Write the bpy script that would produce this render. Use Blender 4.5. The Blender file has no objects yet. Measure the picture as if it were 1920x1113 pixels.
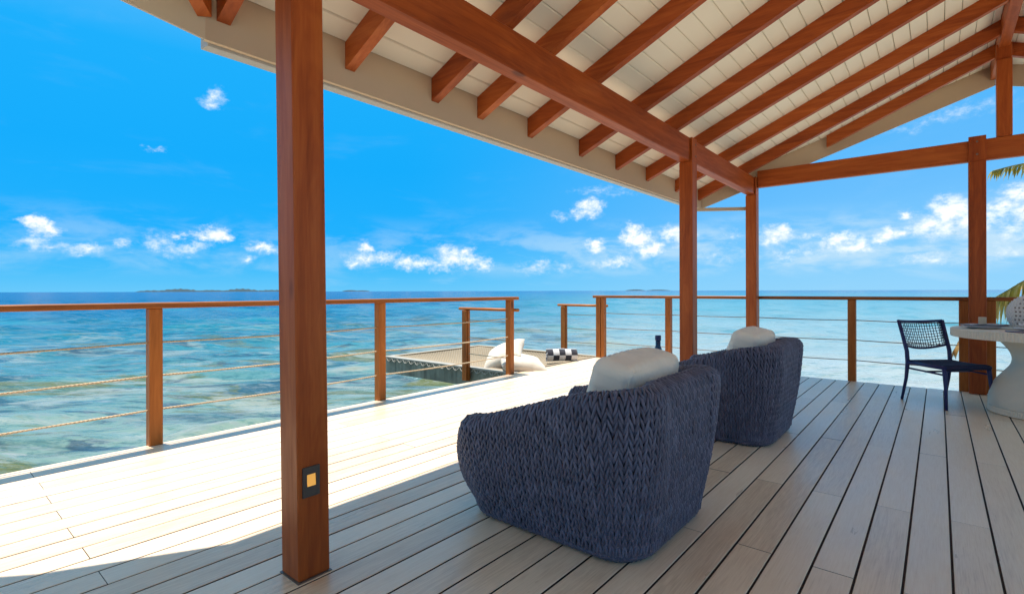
import bpy, bmesh, math, random
import numpy as np
from mathutils import Vector, Matrix
random.seed(11)
rng = np.random.default_rng(7)
SC = bpy.context.scene
COL = SC.collection
R = math.radians

# ------------------------------------------------------------------ camera
cam = bpy.data.cameras.new('camera')
cam.sensor_width = 36.0
cam.lens = 18.0                       # 90 degrees across
cam.shift_y = -11.3 / 1920.0
cam.clip_start = 0.05
cam.clip_end = 60000
cob = bpy.data.objects.new('camera', cam)
COL.objects.link(cob)
YAW = math.atan2(800, 960)            # the boards run 39.8 degrees right of the view axis
cob.matrix_world = (Matrix.Translation((0, 0, 1.16)) @ Matrix.Rotation(YAW, 4, 'Z')
                    @ Matrix.Rotation(R(90), 4, 'X') @ Matrix.Rotation(R(-0.14), 4, 'Z'))
SC.camera = cob

# ------------------------------------------------------------------ exposure, sky, sun
EXPO = 1.9
SC.view_settings.view_transform = 'Standard'
SC.view_settings.look = 'None'
SC.view_settings.exposure = EXPO
SC.view_settings.gamma = 1.0
SC.view_settings.use_curve_mapping = False
GAIN = 2 ** EXPO

def lin(c):
    c = c / 255.0
    return c / 12.92 if c <= 0.04045 else ((c + 0.055) / 1.055) ** 2.4

def srgb(r, g, b, k=1.0):
    return (lin(r) * k, lin(g) * k, lin(b) * k, 1.0)

SUN_DIR = Vector((-0.17, -0.03, 1.0)).normalized()      # towards the sun
sun = bpy.data.lights.new('sun', 'SUN')
sun.energy = 2.0
sun.angle = R(0.5)
sun.color = (1.0, 0.93, 0.82)
so = bpy.data.objects.new('sun', sun)
COL.objects.link(so)
so.rotation_euler = SUN_DIR.to_track_quat('Z', 'Y').to_euler()

PUFFS = [(-1.4466,0.0981,0.009,0.009,1),(-1.4365,0.0899,0.0126,0.0091,1),(-1.4478,0.0701,0.0158,0.0091,0.6),(-1.428,0.0659,0.0175,0.0077,0.5),(-1.3863,0.0634,0.0176,0.0072,0.7),
    (-1.3447,0.072,0.0106,0.0074,0.6),(-1.2969,0.0787,0.0186,0.0153,0.55),(-1.279,0.0666,0.025,0.0121,0.45),(-1.2702,0.0921,0.0081,0.0052,0.7),(-1.238,0.0948,0.0123,0.0079,0.95),
    (-1.2211,0.0957,0.0205,0.0107,1),(-1.2069,0.0928,0.0111,0.0072,0.9),(-1.2532,0.0729,0.0197,0.0079,0.6),(-1.1498,0.0778,0.0152,0.0084,0.9),(-1.1372,0.0736,0.0154,0.0084,0.8),
    (-1.1707,0.055,0.0091,0.0074,0.6),(-1.2198,0.3159,0.0102,0.0106,0.6),(-1.226,0.3067,0.0141,0.0073,0.6),(-1.3036,0.2242,0.0092,0.0032,0.5),(-0.9726,0.0798,0.0106,0.0109,0.9),
    (-0.9784,0.0608,0.0232,0.0129,0.8),(-0.9927,0.0536,0.0115,0.0089,0.7),(-0.9396,0.0624,0.0217,0.0121,0.75),(-0.9,0.0567,0.018,0.0122,0.85),(-0.8749,0.0529,0.0304,0.0102,0.75),
    (-0.824,0.0778,0.0144,0.0123,0.8),(-0.8087,0.0656,0.0268,0.0154,0.95),(-0.7849,0.075,0.0134,0.0093,0.9),(-0.7777,0.0616,0.0207,0.0124,0.8),(-0.7518,0.0502,0.0166,0.0104,0.75),
    (-0.8394,0.05,0.041,0.0103,0.6),(-0.653,0.0448,0.027,0.0114,0.5),(-0.6374,0.0531,0.0124,0.0083,0.6),(-0.5908,0.0465,0.0206,0.0103,0.4),(-0.5424,0.1641,0.0203,0.011,0.95),
    (-0.5526,0.1503,0.0224,0.0101,0.8),(-0.6009,0.1442,0.0175,0.0071,0.45),(-0.5291,0.1906,0.0452,0.0069,0.4),(-0.4889,0.1842,0.0347,0.0049,0.3),(-0.4613,0.1097,0.0177,0.014,1),
    (-0.4495,0.0973,0.0253,0.015,1),(-0.4712,0.1009,0.0138,0.009,0.9),(-0.4252,0.0797,0.0173,0.012,0.95),(-0.4398,0.075,0.0233,0.01,0.8),(-0.5355,0.0891,0.0111,0.0112,0.95),
    (-0.5294,0.0788,0.0142,0.0082,0.8),(-0.3897,0.1074,0.0151,0.0137,0.9),(-0.3775,0.0981,0.0187,0.0137,0.8),(-0.4992,0.0538,0.0279,0.0092,0.7),(-0.4842,0.0597,0.0159,0.0091,0.7),
    (-0.5295,0.0491,0.0202,0.0072,0.5),(-0.3177,0.0622,0.0355,0.0135,0.35),(-0.2891,0.0994,0.0157,0.0114,0.35),(-0.2185,0.096,0.0195,0.0137,0.9),(-0.2062,0.1044,0.0097,0.0073,0.8),
    (-0.2309,0.0855,0.0132,0.0074,0.7),(-0.2022,0.0632,0.0239,0.011,0.5),(-0.1665,0.0663,0.026,0.0125,0.45),(-0.1397,0.0784,0.0164,0.0123,0.7),(-0.1226,0.0853,0.0175,0.0113,0.95),
    (-0.0994,0.072,0.0197,0.0129,0.9),(-0.1138,0.0658,0.0215,0.0087,0.7),(-0.1704,0.0889,0.0124,0.0072,0.5),(-0.0611,0.0891,0.0147,0.0083,0.9),(-0.0714,0.0814,0.0136,0.0076,0.8),
    (-0.0444,0.0888,0.0092,0.0074,0.8),(-0.0378,0.1161,0.0091,0.0073,0.85),(-0.0122,0.0953,0.0185,0.0128,0.9),(0.0094,0.1132,0.0179,0.0172,1),(0.0243,0.1195,0.0151,0.0154,1),
    (0.0093,0.0936,0.0237,0.0141,0.8),(0.0331,0.0993,0.0172,0.0169,0.9),(-0.0048,0.0476,0.0243,0.0072,0.55),(-0.025,0.0435,0.0189,0.0065,0.4),(0.0696,0.1182,0.0139,0.0133,0.85),
    (0.083,0.1313,0.0136,0.0131,0.9),(0.063,0.104,0.012,0.009,0.7),(0.0803,0.0838,0.0178,0.0133,0.6),(0.0749,0.0545,0.0159,0.0104,0.5),(0.0986,0.1112,0.0201,0.0216,0.9),
    (0.0363,0.2601,0.039,0.0101,0.4),(0.0005,0.2515,0.0357,0.0075,0.35),(-0.0376,0.2452,0.0256,0.0062,0.3),(-1.5103,0.0696,0.02,0.0099,0.7),(-1.5434,0.0536,0.0234,0.011,0.7),
    (0.1355,0.086,0.0231,0.0181,0.8),(0.1763,0.0619,0.0251,0.016,0.8),(0.2364,0.0634,0.0251,0.0186,0.7),]


class NT:
    """small helper for node trees"""
    def __init__(self, tree):
        self.t = tree
        self.n = tree.nodes
        self.l = tree.links
    def put(self, sock, v):
        if isinstance(v, bpy.types.NodeSocket):
            self.l.new(v, sock)
        elif v is not None:
            sock.default_value = v
    def math(self, op, a, b=None, c=None, clamp=False):
        n = self.n.new('ShaderNodeMath'); n.operation = op; n.use_clamp = clamp
        for i, v in enumerate((a, b, c)):
            if v is not None: self.put(n.inputs[i], v)
        return n.outputs[0]
    def vec(self, op, a, b=None, c=None):
        n = self.n.new('ShaderNodeVectorMath'); n.operation = op
        for i, v in enumerate((a, b, c)):
            if v is not None: self.put(n.inputs[i], v)
        return n.outputs['Value'] if op in ('LENGTH', 'DOT_PRODUCT') else n.outputs['Vector']
    def sep(self, v):
        n = self.n.new('ShaderNodeSeparateXYZ'); self.put(n.inputs[0], v)
        return n.outputs
    def comb(self, x, y, z):
        n = self.n.new('ShaderNodeCombineXYZ')
        for i, v in enumerate((x, y, z)): self.put(n.inputs[i], v)
        return n.outputs[0]
    def noise(self, v, scale, detail=4, rough=0.55, dist=0.0):
        n = self.n.new('ShaderNodeTexNoise')
        self.put(n.inputs['Vector'], v)
        n.inputs['Scale'].default_value = scale
        n.inputs['Detail'].default_value = detail
        n.inputs['Roughness'].default_value = rough
        n.inputs['Distortion'].default_value = dist
        return n.outputs[0]
    def ramp(self, f, stops, interp='LINEAR'):
        n = self.n.new('ShaderNodeValToRGB'); n.color_ramp.interpolation = interp
        e = n.color_ramp.elements
        while len(e) < len(stops): e.new(0.5)
        for i, (p, c) in enumerate(stops):
            e[i].position = p
            e[i].color = c if len(c) == 4 else (*c, 1.0)
        self.put(n.inputs[0], f)
        return n.outputs[0]
    def mix(self, f, a, b, blend='MIX'):
        n = self.n.new('ShaderNodeMix'); n.data_type = 'RGBA'; n.blend_type = blend
        self.put(n.inputs[0], f); self.put(n.inputs[6], a); self.put(n.inputs[7], b)
        return n.outputs[2]
    def mrange(self, v, a, b, c=0.0, d=1.0, smooth=False):
        n = self.n.new('ShaderNodeMapRange')
        if smooth: n.interpolation_type = 'SMOOTHSTEP'
        for i, x in enumerate((v, a, b, c, d)): self.put(n.inputs[i], x)
        return n.outputs[0]
    def bump(self, h, strength=0.3, dist=0.01):
        n = self.n.new('ShaderNodeBump')
        n.inputs['Strength'].default_value = strength
        n.inputs['Distance'].default_value = dist
        self.put(n.inputs['Height'], h)
        return n.outputs[0]

def make_world():
    w = bpy.data.worlds.new('World')
    SC.world = w
    w.use_nodes = True
    T = NT(w.node_tree)
    T.n.clear()
    out = T.n.new('ShaderNodeOutputWorld')
    bg = T.n.new('ShaderNodeBackground')
    T.l.new(bg.outputs[0], out.inputs[0])
    K = 0.1
    bg.inputs[1].default_value = K
    S = 1.0 / (GAIN * K)
    sky = T.n.new('ShaderNodeTexSky')
    sky.sky_type = 'NISHITA'
    sky.sun_disc = False
    sky.sun_elevation = math.asin(SUN_DIR.z)
    sky.sun_rotation = math.atan2(SUN_DIR.x, SUN_DIR.y) % (2 * math.pi)
    sky.air_density = 1.0
    sky.dust_density = 0.4
    sky.ozone_density = 2.0
    tc = T.n.new('ShaderNodeTexCoord')
    d = tc.outputs['Generated']
    x, y, z = T.sep(d)
    az = T.math('ARCTAN2', x, y)
    el = T.math('ARCSINE', z)
    # clear tropical sky: deep azure above, paler band low over the sea, hazier towards +Y
    side = T.math('MULTIPLY_ADD', T.vec('DOT_PRODUCT', d, (0.42, 0.9, 0.0)), 0.5, 0.5)
    side = T.mrange(side, 0.60, 1.0, 0.0, 1.0, True)
    e = T.math('DIVIDE', T.math('MAXIMUM', el, 0.0), T.math('MULTIPLY_ADD', side, 0.55, 0.75))
    c = T.ramp(e, [(0.0, srgb(100, 198, 250, S)), (0.045, srgb(62, 186, 249, S)), (0.13, srgb(10, 172, 249, S)),
                   (0.30, srgb(0, 170, 249, S)), (0.50, srgb(20, 174, 250, S)), (1.0, srgb(150, 214, 252, S))])
    pale = T.mrange(el, 0.0, 0.34, 0.46, 0.12)
    c = T.mix(T.math('MULTIPLY', side, pale), c, srgb(190, 226, 252, S))
    c = T.mix(0.03, c, T.vec('MULTIPLY', sky.outputs[0], (0.3, 0.7, 1.0)))
    # cumulus and wisps
    p = T.comb(az, el, 0.0)
    warp = T.n.new('ShaderNodeTexNoise')
    warp.inputs['Scale'].default_value = 38
    warp.inputs['Detail'].default_value = 6
    warp.inputs['Roughness'].default_value = 0.62
    T.l.new(T.vec('MULTIPLY', d, (1, 1, 1.6)), warp.inputs['Vector'])
    off = T.vec('MULTIPLY', T.vec('SUBTRACT', warp.outputs['Color'], (0.5, 0.5, 0.5)), (0.046, 0.036, 0.0))
    pw = T.vec('ADD', p, off)
    acc = None
    for a, b, ww, hh, k in PUFFS:
        v = T.vec('MULTIPLY_ADD', pw, (1 / (ww * 1.9), 1 / (hh * 1.8), 0.0), (-a / (ww * 1.9), -b / (hh * 1.8), 0.0))
        m = T.math('MULTIPLY_ADD', T.vec('LENGTH', v), -k * 1.3, k * 1.3)
        acc = m if acc is None else T.math('SMOOTH_MAX', acc, m, 0.12)
    # denser unseen cloud added round the rest of the sky as fill light
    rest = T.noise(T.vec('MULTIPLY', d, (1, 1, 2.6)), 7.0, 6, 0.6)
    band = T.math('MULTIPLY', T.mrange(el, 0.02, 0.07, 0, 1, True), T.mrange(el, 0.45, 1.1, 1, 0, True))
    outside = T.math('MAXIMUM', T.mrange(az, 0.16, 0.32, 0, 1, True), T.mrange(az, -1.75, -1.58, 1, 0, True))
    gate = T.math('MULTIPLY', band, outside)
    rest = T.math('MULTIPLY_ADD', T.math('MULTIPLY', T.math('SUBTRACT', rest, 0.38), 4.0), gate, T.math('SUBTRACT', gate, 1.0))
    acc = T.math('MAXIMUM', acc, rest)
    fine = T.noise(T.vec('MULTIPLY', d, (1, 1, 1.5)), 95, 5, 0.65)
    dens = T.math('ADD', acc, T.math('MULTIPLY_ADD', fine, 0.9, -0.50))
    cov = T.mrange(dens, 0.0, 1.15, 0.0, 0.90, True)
    thin = T.noise(T.vec('MULTIPLY', d, (1, 1, 4.0)), 5.0, 7, 0.6, 0.4)
    veil = T.math('MULTIPLY', T.mrange(thin, 0.54, 0.80, 0.0, 0.30, True), T.mrange(el, 0.16, 0.03, 0.18, 1.0))
    bank = T.noise(T.vec('MULTIPLY', d, (1, 1, 3.2)), 9.0, 6, 0.6, 0.3)
    bank = T.math('MULTIPLY', T.mrange(bank, 0.40, 0.66, 0.0, 0.80, True), T.math('MULTIPLY', T.mrange(el, 0.015, 0.05, 0, 1, True), T.mrange(el, 0.085, 0.15, 1, 0, True)))
    veil = T.math('MAXIMUM', veil, T.math('MULTIPLY', bank, T.math('MULTIPLY_ADD', side, 0.65, 0.35)))
    c = T.mix(veil, c, srgb(205, 234, 252, S))
    shade = T.mrange(T.math('ADD', T.noise(T.vec('MULTIPLY', d, (1, 1, 1.3)), 60, 4, 0.6), T.math('MULTIPLY', dens, 0.22)), 0.42, 0.72)
    cc = T.mix(shade, srgb(176, 216, 244, S), srgb(250, 250, 248, S * 1.25))
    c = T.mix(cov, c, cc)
    # below the horizon (never seen past the sea): the sea's own blue
    c = T.mix(T.mrange(z, -0.02, -0.001, 1, 0), c, srgb(20, 110, 170, S))
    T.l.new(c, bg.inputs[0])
make_world()

# ------------------------------------------------------------------ object helpers
def props(o, label=None, cat=None, group=None, kind=None):
    if label: o['label'] = label
    if cat: o['category'] = cat
    if group: o['group'] = group
    if kind: o['kind'] = kind
    return o

def empty(name, loc=(0, 0, 0), label=None, cat=None, group=None, rz=0.0):
    o = bpy.data.objects.new(name, None)
    o.empty_display_size = 0.1
    COL.objects.link(o)
    o.location = loc
    o.rotation_euler = (0, 0, rz)
    return props(o, label, cat, group)

def link(name, me, mat, parent=None, smooth=False):
    if mat is not None and not me.materials: me.materials.append(mat)
    if smooth: me.shade_smooth()
    o = bpy.data.objects.new(name, me)
    COL.objects.link(o)
    if parent is not None: o.parent = parent
    return o

class MB:
    """collects verts and faces into one mesh"""
    def __init__(self):
        self.v = []; self.f = []
    def add(self, vs, fs):
        o = len(self.v)
        self.v += [tuple(p) for p in vs]
        self.f += [tuple(i + o for i in f) for f in fs]
        return self
    def box(self, a, b, ch=0.0):
        """axis box a..b with all edges chamfered by ch"""
        (x0, y0, z0), (x1, y1, z1) = a, b
        if ch <= 0:
            vs = [(x, y, z) for x in (x0, x1) for y in (y0, y1) for z in (z0, z1)]
            return self.add(vs, [(0, 1, 3, 2), (4, 6, 7, 5), (0, 4, 5, 1), (2, 3, 7, 6), (0, 2, 6, 4), (1, 5, 7, 3)])
        bm = bmesh.new()
        bmesh.ops.create_cube(bm, size=1)
        for v in bm.verts:
            v.co = Vector(((x0 + x1) / 2 + v.co.x * (x1 - x0), (y0 + y1) / 2 + v.co.y * (y1 - y0), (z0 + z1) / 2 + v.co.z * (z1 - z0)))
        bmesh.ops.bevel(bm, geom=bm.edges[:], offset=ch, segments=1, affect='EDGES')
        self.bm(bm)
        return self
    def bm(self, bm, mat=None):
        bm.verts.index_update()
        vs = [(mat @ v.co if mat else v.co.copy()) for v in bm.verts]
        self.add(vs, [[v.index for v in f.verts] for f in bm.faces])
        bm.free()
        return self
    def tube(self, pts, r, n=8, closed=False, caps=True, flat=1.0, up=None):
        P = [Vector(p) for p in pts]
        m = len(P)
        rs = r if isinstance(r, (list, tuple)) else [r] * m
        tang = []
        for i in range(m):
            a = P[(i - 1) % m] if (closed or i > 0) else P[0]
            b = P[(i + 1) % m] if (closed or i < m - 1) else P[-1]
            tang.append((b - a).normalized())
        ref = Vector(up) if up is not None else (Vector((0, 0, 1)) if abs(tang[0].z) < 0.9 else Vector((1, 0, 0)))
        vs = []
        u = None
        for i in range(m):
            t = tang[i]
            if u is None or up is not None: u = ref - t * ref.dot(t)
            else: u = u - t * u.dot(t)
            if u.length < 1e-6: u = t.orthogonal()
            u.normalize()
            w = t.cross(u)
            for k in range(n):
                a = 2 * math.pi * k / n
                vs.append(P[i] + (u * math.cos(a) * flat + w * math.sin(a)) * rs[i])
        fs = []
        for i in range(m if closed else m - 1):
            j = (i + 1) % m
            for k in range(n):
                k2 = (k + 1) % n
                fs.append((i * n + k, i * n + k2, j * n + k2, j * n + k))
        if caps and not closed:
            fs.append(tuple(range(n - 1, -1, -1)))
            fs.append(tuple((m - 1) * n + k for k in range(n)))
        return self.add(vs, fs)
    def lathe(self, prof, n=48, c=(0, 0, 0)):
        vs = []
        for (r, z) in prof:
            for k in range(n):
                a = 2 * math.pi * k / n
                vs.append((c[0] + r * math.cos(a), c[1] + r * math.sin(a), c[2] + z))
        fs = []
        for i in range(len(prof) - 1):
            for k in range(n):
                k2 = (k + 1) % n
                fs.append((i * n + k, i * n + k2, (i + 1) * n + k2, (i + 1) * n + k))
        fs.append(tuple(range(n - 1, -1, -1)))
        fs.append(tuple((len(prof) - 1) * n + k for k in range(n)))
        return self.add(vs, fs)
    def prism(self, poly, z0f, z1f):
        """plan polygon between two height functions of (x, y)"""
        n = len(poly)
        vs = [(x, y, z0f(x, y)) for x, y in poly] + [(x, y, z1f(x, y)) for x, y in poly]
        fs = [tuple(range(n - 1, -1, -1)), tuple(range(n, 2 * n))]
        for i in range(n):
            j = (i + 1) % n
            fs.append((i, j, n + j, n + i))
        return self.add(vs, fs)
    def mesh(self, name):
        me = bpy.data.meshes.new(name)
        me.from_pydata(self.v, [], self.f)
        bm = bmesh.new(); bm.from_mesh(me)
        bmesh.ops.recalc_face_normals(bm, faces=bm.faces)
        bm.to_mesh(me); bm.free()
        return me
    def raw(self, name):
        me = bpy.data.meshes.new(name)
        me.from_pydata(self.v, [], self.f)
        return me
    def build(self, name, mat, parent=None, smooth=False, recalc=True):
        return link(name, self.mesh(name) if recalc else self.raw(name), mat, parent, smooth)

def copy_tree(o, parent=None):
    c = o.copy()
    COL.objects.link(c)
    if parent is not None: c.parent = parent
    for ch in list(o.children): copy_tree(ch, c)
    return c

# ------------------------------------------------------------------ materials
def material(name):
    m = bpy.data.materials.new(name)
    m.use_nodes = True
    T = NT(m.node_tree)
    b = T.n['Principled BSDF']
    return m, T, b

def coords(T):
    """object coordinates, shifted for every object so that copies do not repeat"""
    tc = T.n.new('ShaderNodeTexCoord')
    oi = T.n.new('ShaderNodeObjectInfo')
    off = T.vec('MULTIPLY', T.comb(oi.outputs['Random'], T.math('FRACT', T.math('MULTIPLY', oi.outputs['Random'], 17.3)),
                                   T.math('FRACT', T.math('MULTIPLY', oi.outputs['Random'], 5.7))), (31, 27, 23))
    return T.vec('ADD', tc.outputs['Object'], off), oi.outputs['Random'], tc.outputs['Object']

def wood(name, axis, c_dark, c_mid, c_light, rough=0.42, var=0.25):
    m, T, b = material(name)
    v, rnd, _ = coords(T)
    s = {'X': (1.2, 22, 22), 'Y': (22, 1.2, 22), 'Z': (22, 22, 1.2)}[axis]
    s2 = {'X': (0.5, 3.2, 3.2), 'Y': (3.2, 0.5, 3.2), 'Z': (3.2, 3.2, 0.5)}[axis]
    g = T.noise(T.vec('MULTIPLY', v, s), 1.0, 7, 0.62, 0.6)
    g3 = T.noise(T.vec('MULTIPLY', v, tuple(q * 4.5 for q in s)), 1.0, 3, 0.5)
    big = T.noise(T.vec('MULTIPLY', v, s2), 1.6, 4, 0.55, 1.4)
    ring = T.math('SINE', T.math('MULTIPLY', big, 46.0))
    f = T.math('ADD', T.math('MULTIPLY', g, 0.72), T.math('MULTIPLY', big, 0.30))
    f = T.math('ADD', f, T.math('MULTIPLY', ring, 0.035))
    f = T.math('ADD', f, T.math('MULTIPLY_ADD', g3, 0.16, -0.08))
    f = T.math('ADD', f, T.math('MULTIPLY_ADD', rnd, var, -var / 2))
    c = T.ramp(f, [(0.20, c_dark), (0.50, c_mid), (0.82, c_light)])
    vo = T.n.new('ShaderNodeTexVoronoi'); vo.inputs['Scale'].default_value = 1.0
    T.l.new(T.vec('MULTIPLY', v, tuple(3.4 if q > 5 else 1.3 for q in s)), vo.inputs['Vector'])
    kn = T.mrange(T.math('ADD', vo.outputs['Distance'], T.math('MULTIPLY_ADD', g, 0.10, -0.05)), 0.045, 0.105, 0.75, 0.0, True)
    c = T.mix(kn, c, (c_dark[0] * 0.45, c_dark[1] * 0.45, c_dark[2] * 0.5, 1))
    T.l.new(c, b.inputs['Base Color'])
    T.l.new(T.mrange(g, 0.3, 0.7, rough + 0.10, rough - 0.06), b.inputs['Roughness'])
    T.l.new(T.bump(T.math('ADD', g, T.math('MULTIPLY', g3, 0.5)), 0.22, 0.002), b.inputs['Normal'])
    b.inputs['Specular IOR Level'].default_value = 0.24
    return m

WD, WM, WL = (0.20, 0.034, 0.008), (0.385, 0.080, 0.014), (0.56, 0.150, 0.030)
wood_x = wood('hardwood_x', 'X', WD, WM, WL)
wood_y = wood('hardwood_y', 'Y', WD, WM, WL)
wood_z = wood('hardwood_z', 'Z', WD, WM, WL)
RD, RM, RL = (0.19, 0.050, 0.010), (0.37, 0.108, 0.018), (0.53, 0.180, 0.036)
rail_x = wood('rail_wood_x', 'X', RD, RM, RL)
rail_y = wood('rail_wood_y', 'Y', RD, RM, RL)
rail_z = wood('rail_wood_z', 'Z', RD, RM, RL)

def deck_material():
    m, T, b = material('composite_decking')
    v, rnd, _ = coords(T)
    x, y, z = T.sep(v)
    swirl = T.noise(T.vec('MULTIPLY', v, (9, 1.1, 1)), 1.0, 5, 0.6, 0.9)
    rings = T.math('SINE', T.math('ADD', T.math('MULTIPLY', x, 150.0), T.math('MULTIPLY', swirl, 46.0)))
    grain = T.noise(T.vec('MULTIPLY', v, (210, 6.5, 1)), 1.0, 4, 0.6, 0.3)
    blot = T.noise(v, 1.1, 5, 0.6)
    blot2 = T.noise(T.vec('MULTIPLY', v, (7, 1.4, 1)), 1.0, 5, 0.6)
    f = T.math('ADD', T.math('MULTIPLY', grain, 0.50), T.math('MULTIPLY', blot, 0.28))
    f = T.math('ADD', f, T.math('MULTIPLY', blot2, 0.30))
    f = T.math('ADD', f, T.math('MULTIPLY', rings, 0.028))
    f = T.math('ADD', f, T.math('MULTIPLY_ADD', rnd, 0.26, -0.17))
    c = T.ramp(f, [(0.28, (0.62, 0.445, 0.30)), (0.50, (0.80, 0.62, 0.445)), (0.74, (0.88, 0.72, 0.555))])
    T.l.new(c, b.inputs['Base Color'])
    T.l.new(T.mrange(blot2, 0.3, 0.7, 0.26, 0.42), b.inputs['Roughness'])
    b.inputs['Specular IOR Level'].default_value = 0.62
    T.l.new(T.bump(T.math('ADD', T.math('MULTIPLY', rings, 0.22), T.math('MULTIPLY', grain, 1.1)), 0.35, 0.0016), b.inputs['Normal'])
    return m
deck_mat = deck_material()

def paint(name, col, rough=0.5, amt=0.06, scale=3.0, spec=0.4, bump=0.05):
    m, T, b = material(name)
    v, rnd, _ = coords(T)
    n = T.noise(v, scale, 6, 0.6)
    f = T.noise(v, scale * 22, 3, 0.6)
    k = T.math('ADD', T.math('MULTIPLY_ADD', n, amt * 2, 1 - amt), T.math('MULTIPLY_ADD', rnd, amt, -amt / 2))
    c = T.vec('SCALE', (col[0], col[1], col[2]))
    T.l.new(k, c.node.inputs['Scale'])
    T.l.new(c, b.inputs['Base Color'])
    b.inputs['Roughness'].default_value = rough
    b.inputs['Specular IOR Level'].default_value = spec
    if bump: T.l.new(T.bump(f, bump, 0.003), b.inputs['Normal'])
    return m

ceil_mat = paint('ceiling_paint', (0.94, 0.875, 0.73), 0.55, 0.02)
sand_mat = paint('bounce_sand', (0.62, 0.54, 0.42), 0.95, 0.12, 0.6, 0.2, 0.4)
fascia_mat = paint('fascia_paint', (0.60, 0.47, 0.33), 0.5, 0.06, 2.0)
gutter_mat = paint('gutter_paint', (0.50, 0.46, 0.41), 0.4, 0.04)
dark_mat = paint('dark_joist', (0.035, 0.028, 0.026), 0.8)
gap_mat = paint('gap_shade', (0.040, 0.028, 0.028), 0.9)
roof_mat = paint('roof_cover', (0.30, 0.27, 0.23), 0.7)
bolt_mat = paint('bolt_steel', (0.16, 0.12, 0.10), 0.35, 0.1)
plate_mat = paint('bronze_plate', (0.075, 0.060, 0.050), 0.4, 0.15, 14, 0.5)
rope_mat = paint('rail_rope', (0.56, 0.42, 0.27), 0.75, 0.15, 30)
steel_mat = paint('far_cable', (0.42, 0.30, 0.22), 0.5, 0.15, 30)
navy_mat = paint('navy_frame', (0.022, 0.026, 0.11), 0.38, 0.10, 8)
navy_cord = paint('navy_cord', (0.020, 0.026, 0.070), 0.7, 0.2, 60)
stone_mat = paint('cast_stone', (0.76, 0.66, 0.52), 0.62, 0.12, 5, 0.3, 0.12)
china_mat = paint('stoneware', (0.60, 0.60, 0.62), 0.28, 0.05, 9)
linen_mat = paint('grey_linen', (0.47, 0.46, 0.49), 0.85, 0.10, 16)
shell_mat = paint('pearl_ring', (0.75, 0.63, 0.48), 0.5, 0.25, 90, 0.4, 0.6)
white_mat = paint('white_linen', (0.82, 0.80, 0.78), 0.85, 0.05, 12)
purple_mat = paint('plum_glaze', (0.16, 0.05, 0.12), 0.3, 0.1)
brown_mat = paint('brown_leather', (0.055, 0.026, 0.02), 0.45, 0.2, 20)
wicker_mat = paint('white_wicker', (0.72, 0.68, 0.63), 0.7, 0.08, 12)
hole_mat = paint('hole_shade', (0.30, 0.25, 0.22), 0.8, 0.2, 20)

def cushion_material(name, col):
    m, T, b = material(name)
    v, rnd, _ = coords(T)
    weave = T.noise(v, 420, 2, 0.5)
    big = T.noise(v, 5.0, 5, 0.6, 0.8)
    fold = T.noise(T.vec('MULTIPLY', v, (1, 1.6, 0.7)), 7.0, 4, 0.55, 1.2)
    c = T.mix(T.mrange(big, 0.3, 0.7), (col[0] * 0.93, col[1] * 0.93, col[2] * 0.92, 1), (*col, 1))
    T.l.new(c, b.inputs['Base Color'])
    b.inputs['Roughness'].default_value = 0.9
    b.inputs['Sheen Weight'].default_value = 0.15
    T.l.new(T.bump(T.math('ADD', T.math('MULTIPLY', weave, 0.05), fold), 0.5, 0.02), b.inputs['Normal'])
    return m
cush_mat = cushion_material('cream_canvas', (0.91, 0.82, 0.68))
pillow_mat = cushion_material('ivory_canvas', (0.66, 0.58, 0.48))

def rope_weave(name, c0, c1, c2):
    m, T, b = material(name)
    v, rnd, _ = coords(T)
    f = T.noise(v, 14, 5, 0.6)
    fuzz = T.noise(v, 260, 3, 0.7)
    at = T.n.new('ShaderNodeAttribute'); at.attribute_name = 'strand'
    k = T.math('ADD', T.math('MULTIPLY', f, 0.35), T.math('ADD', T.math('MULTIPLY_ADD', at.outputs['Fac'], 0.22, 0.06), T.math('MULTIPLY', fuzz, 0.3)))
    T.l.new(T.ramp(k, [(0.25, c0), (0.55, c1), (0.85, c2)]), b.inputs['Base Color'])
    b.inputs['Roughness'].default_value = 0.46
    b.inputs['Specular IOR Level'].default_value = 0.55
    b.inputs['Sheen Weight'].default_value = 0.1
    b.inputs['Sheen Roughness'].default_value = 0.4
    T.l.new(T.bump(fuzz, 0.5, 0.002), b.inputs['Normal'])
    return m
weave_mat = rope_weave('navy_braid', (0.040, 0.042, 0.074), (0.098, 0.101, 0.160), (0.24, 0.245, 0.34))

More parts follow.
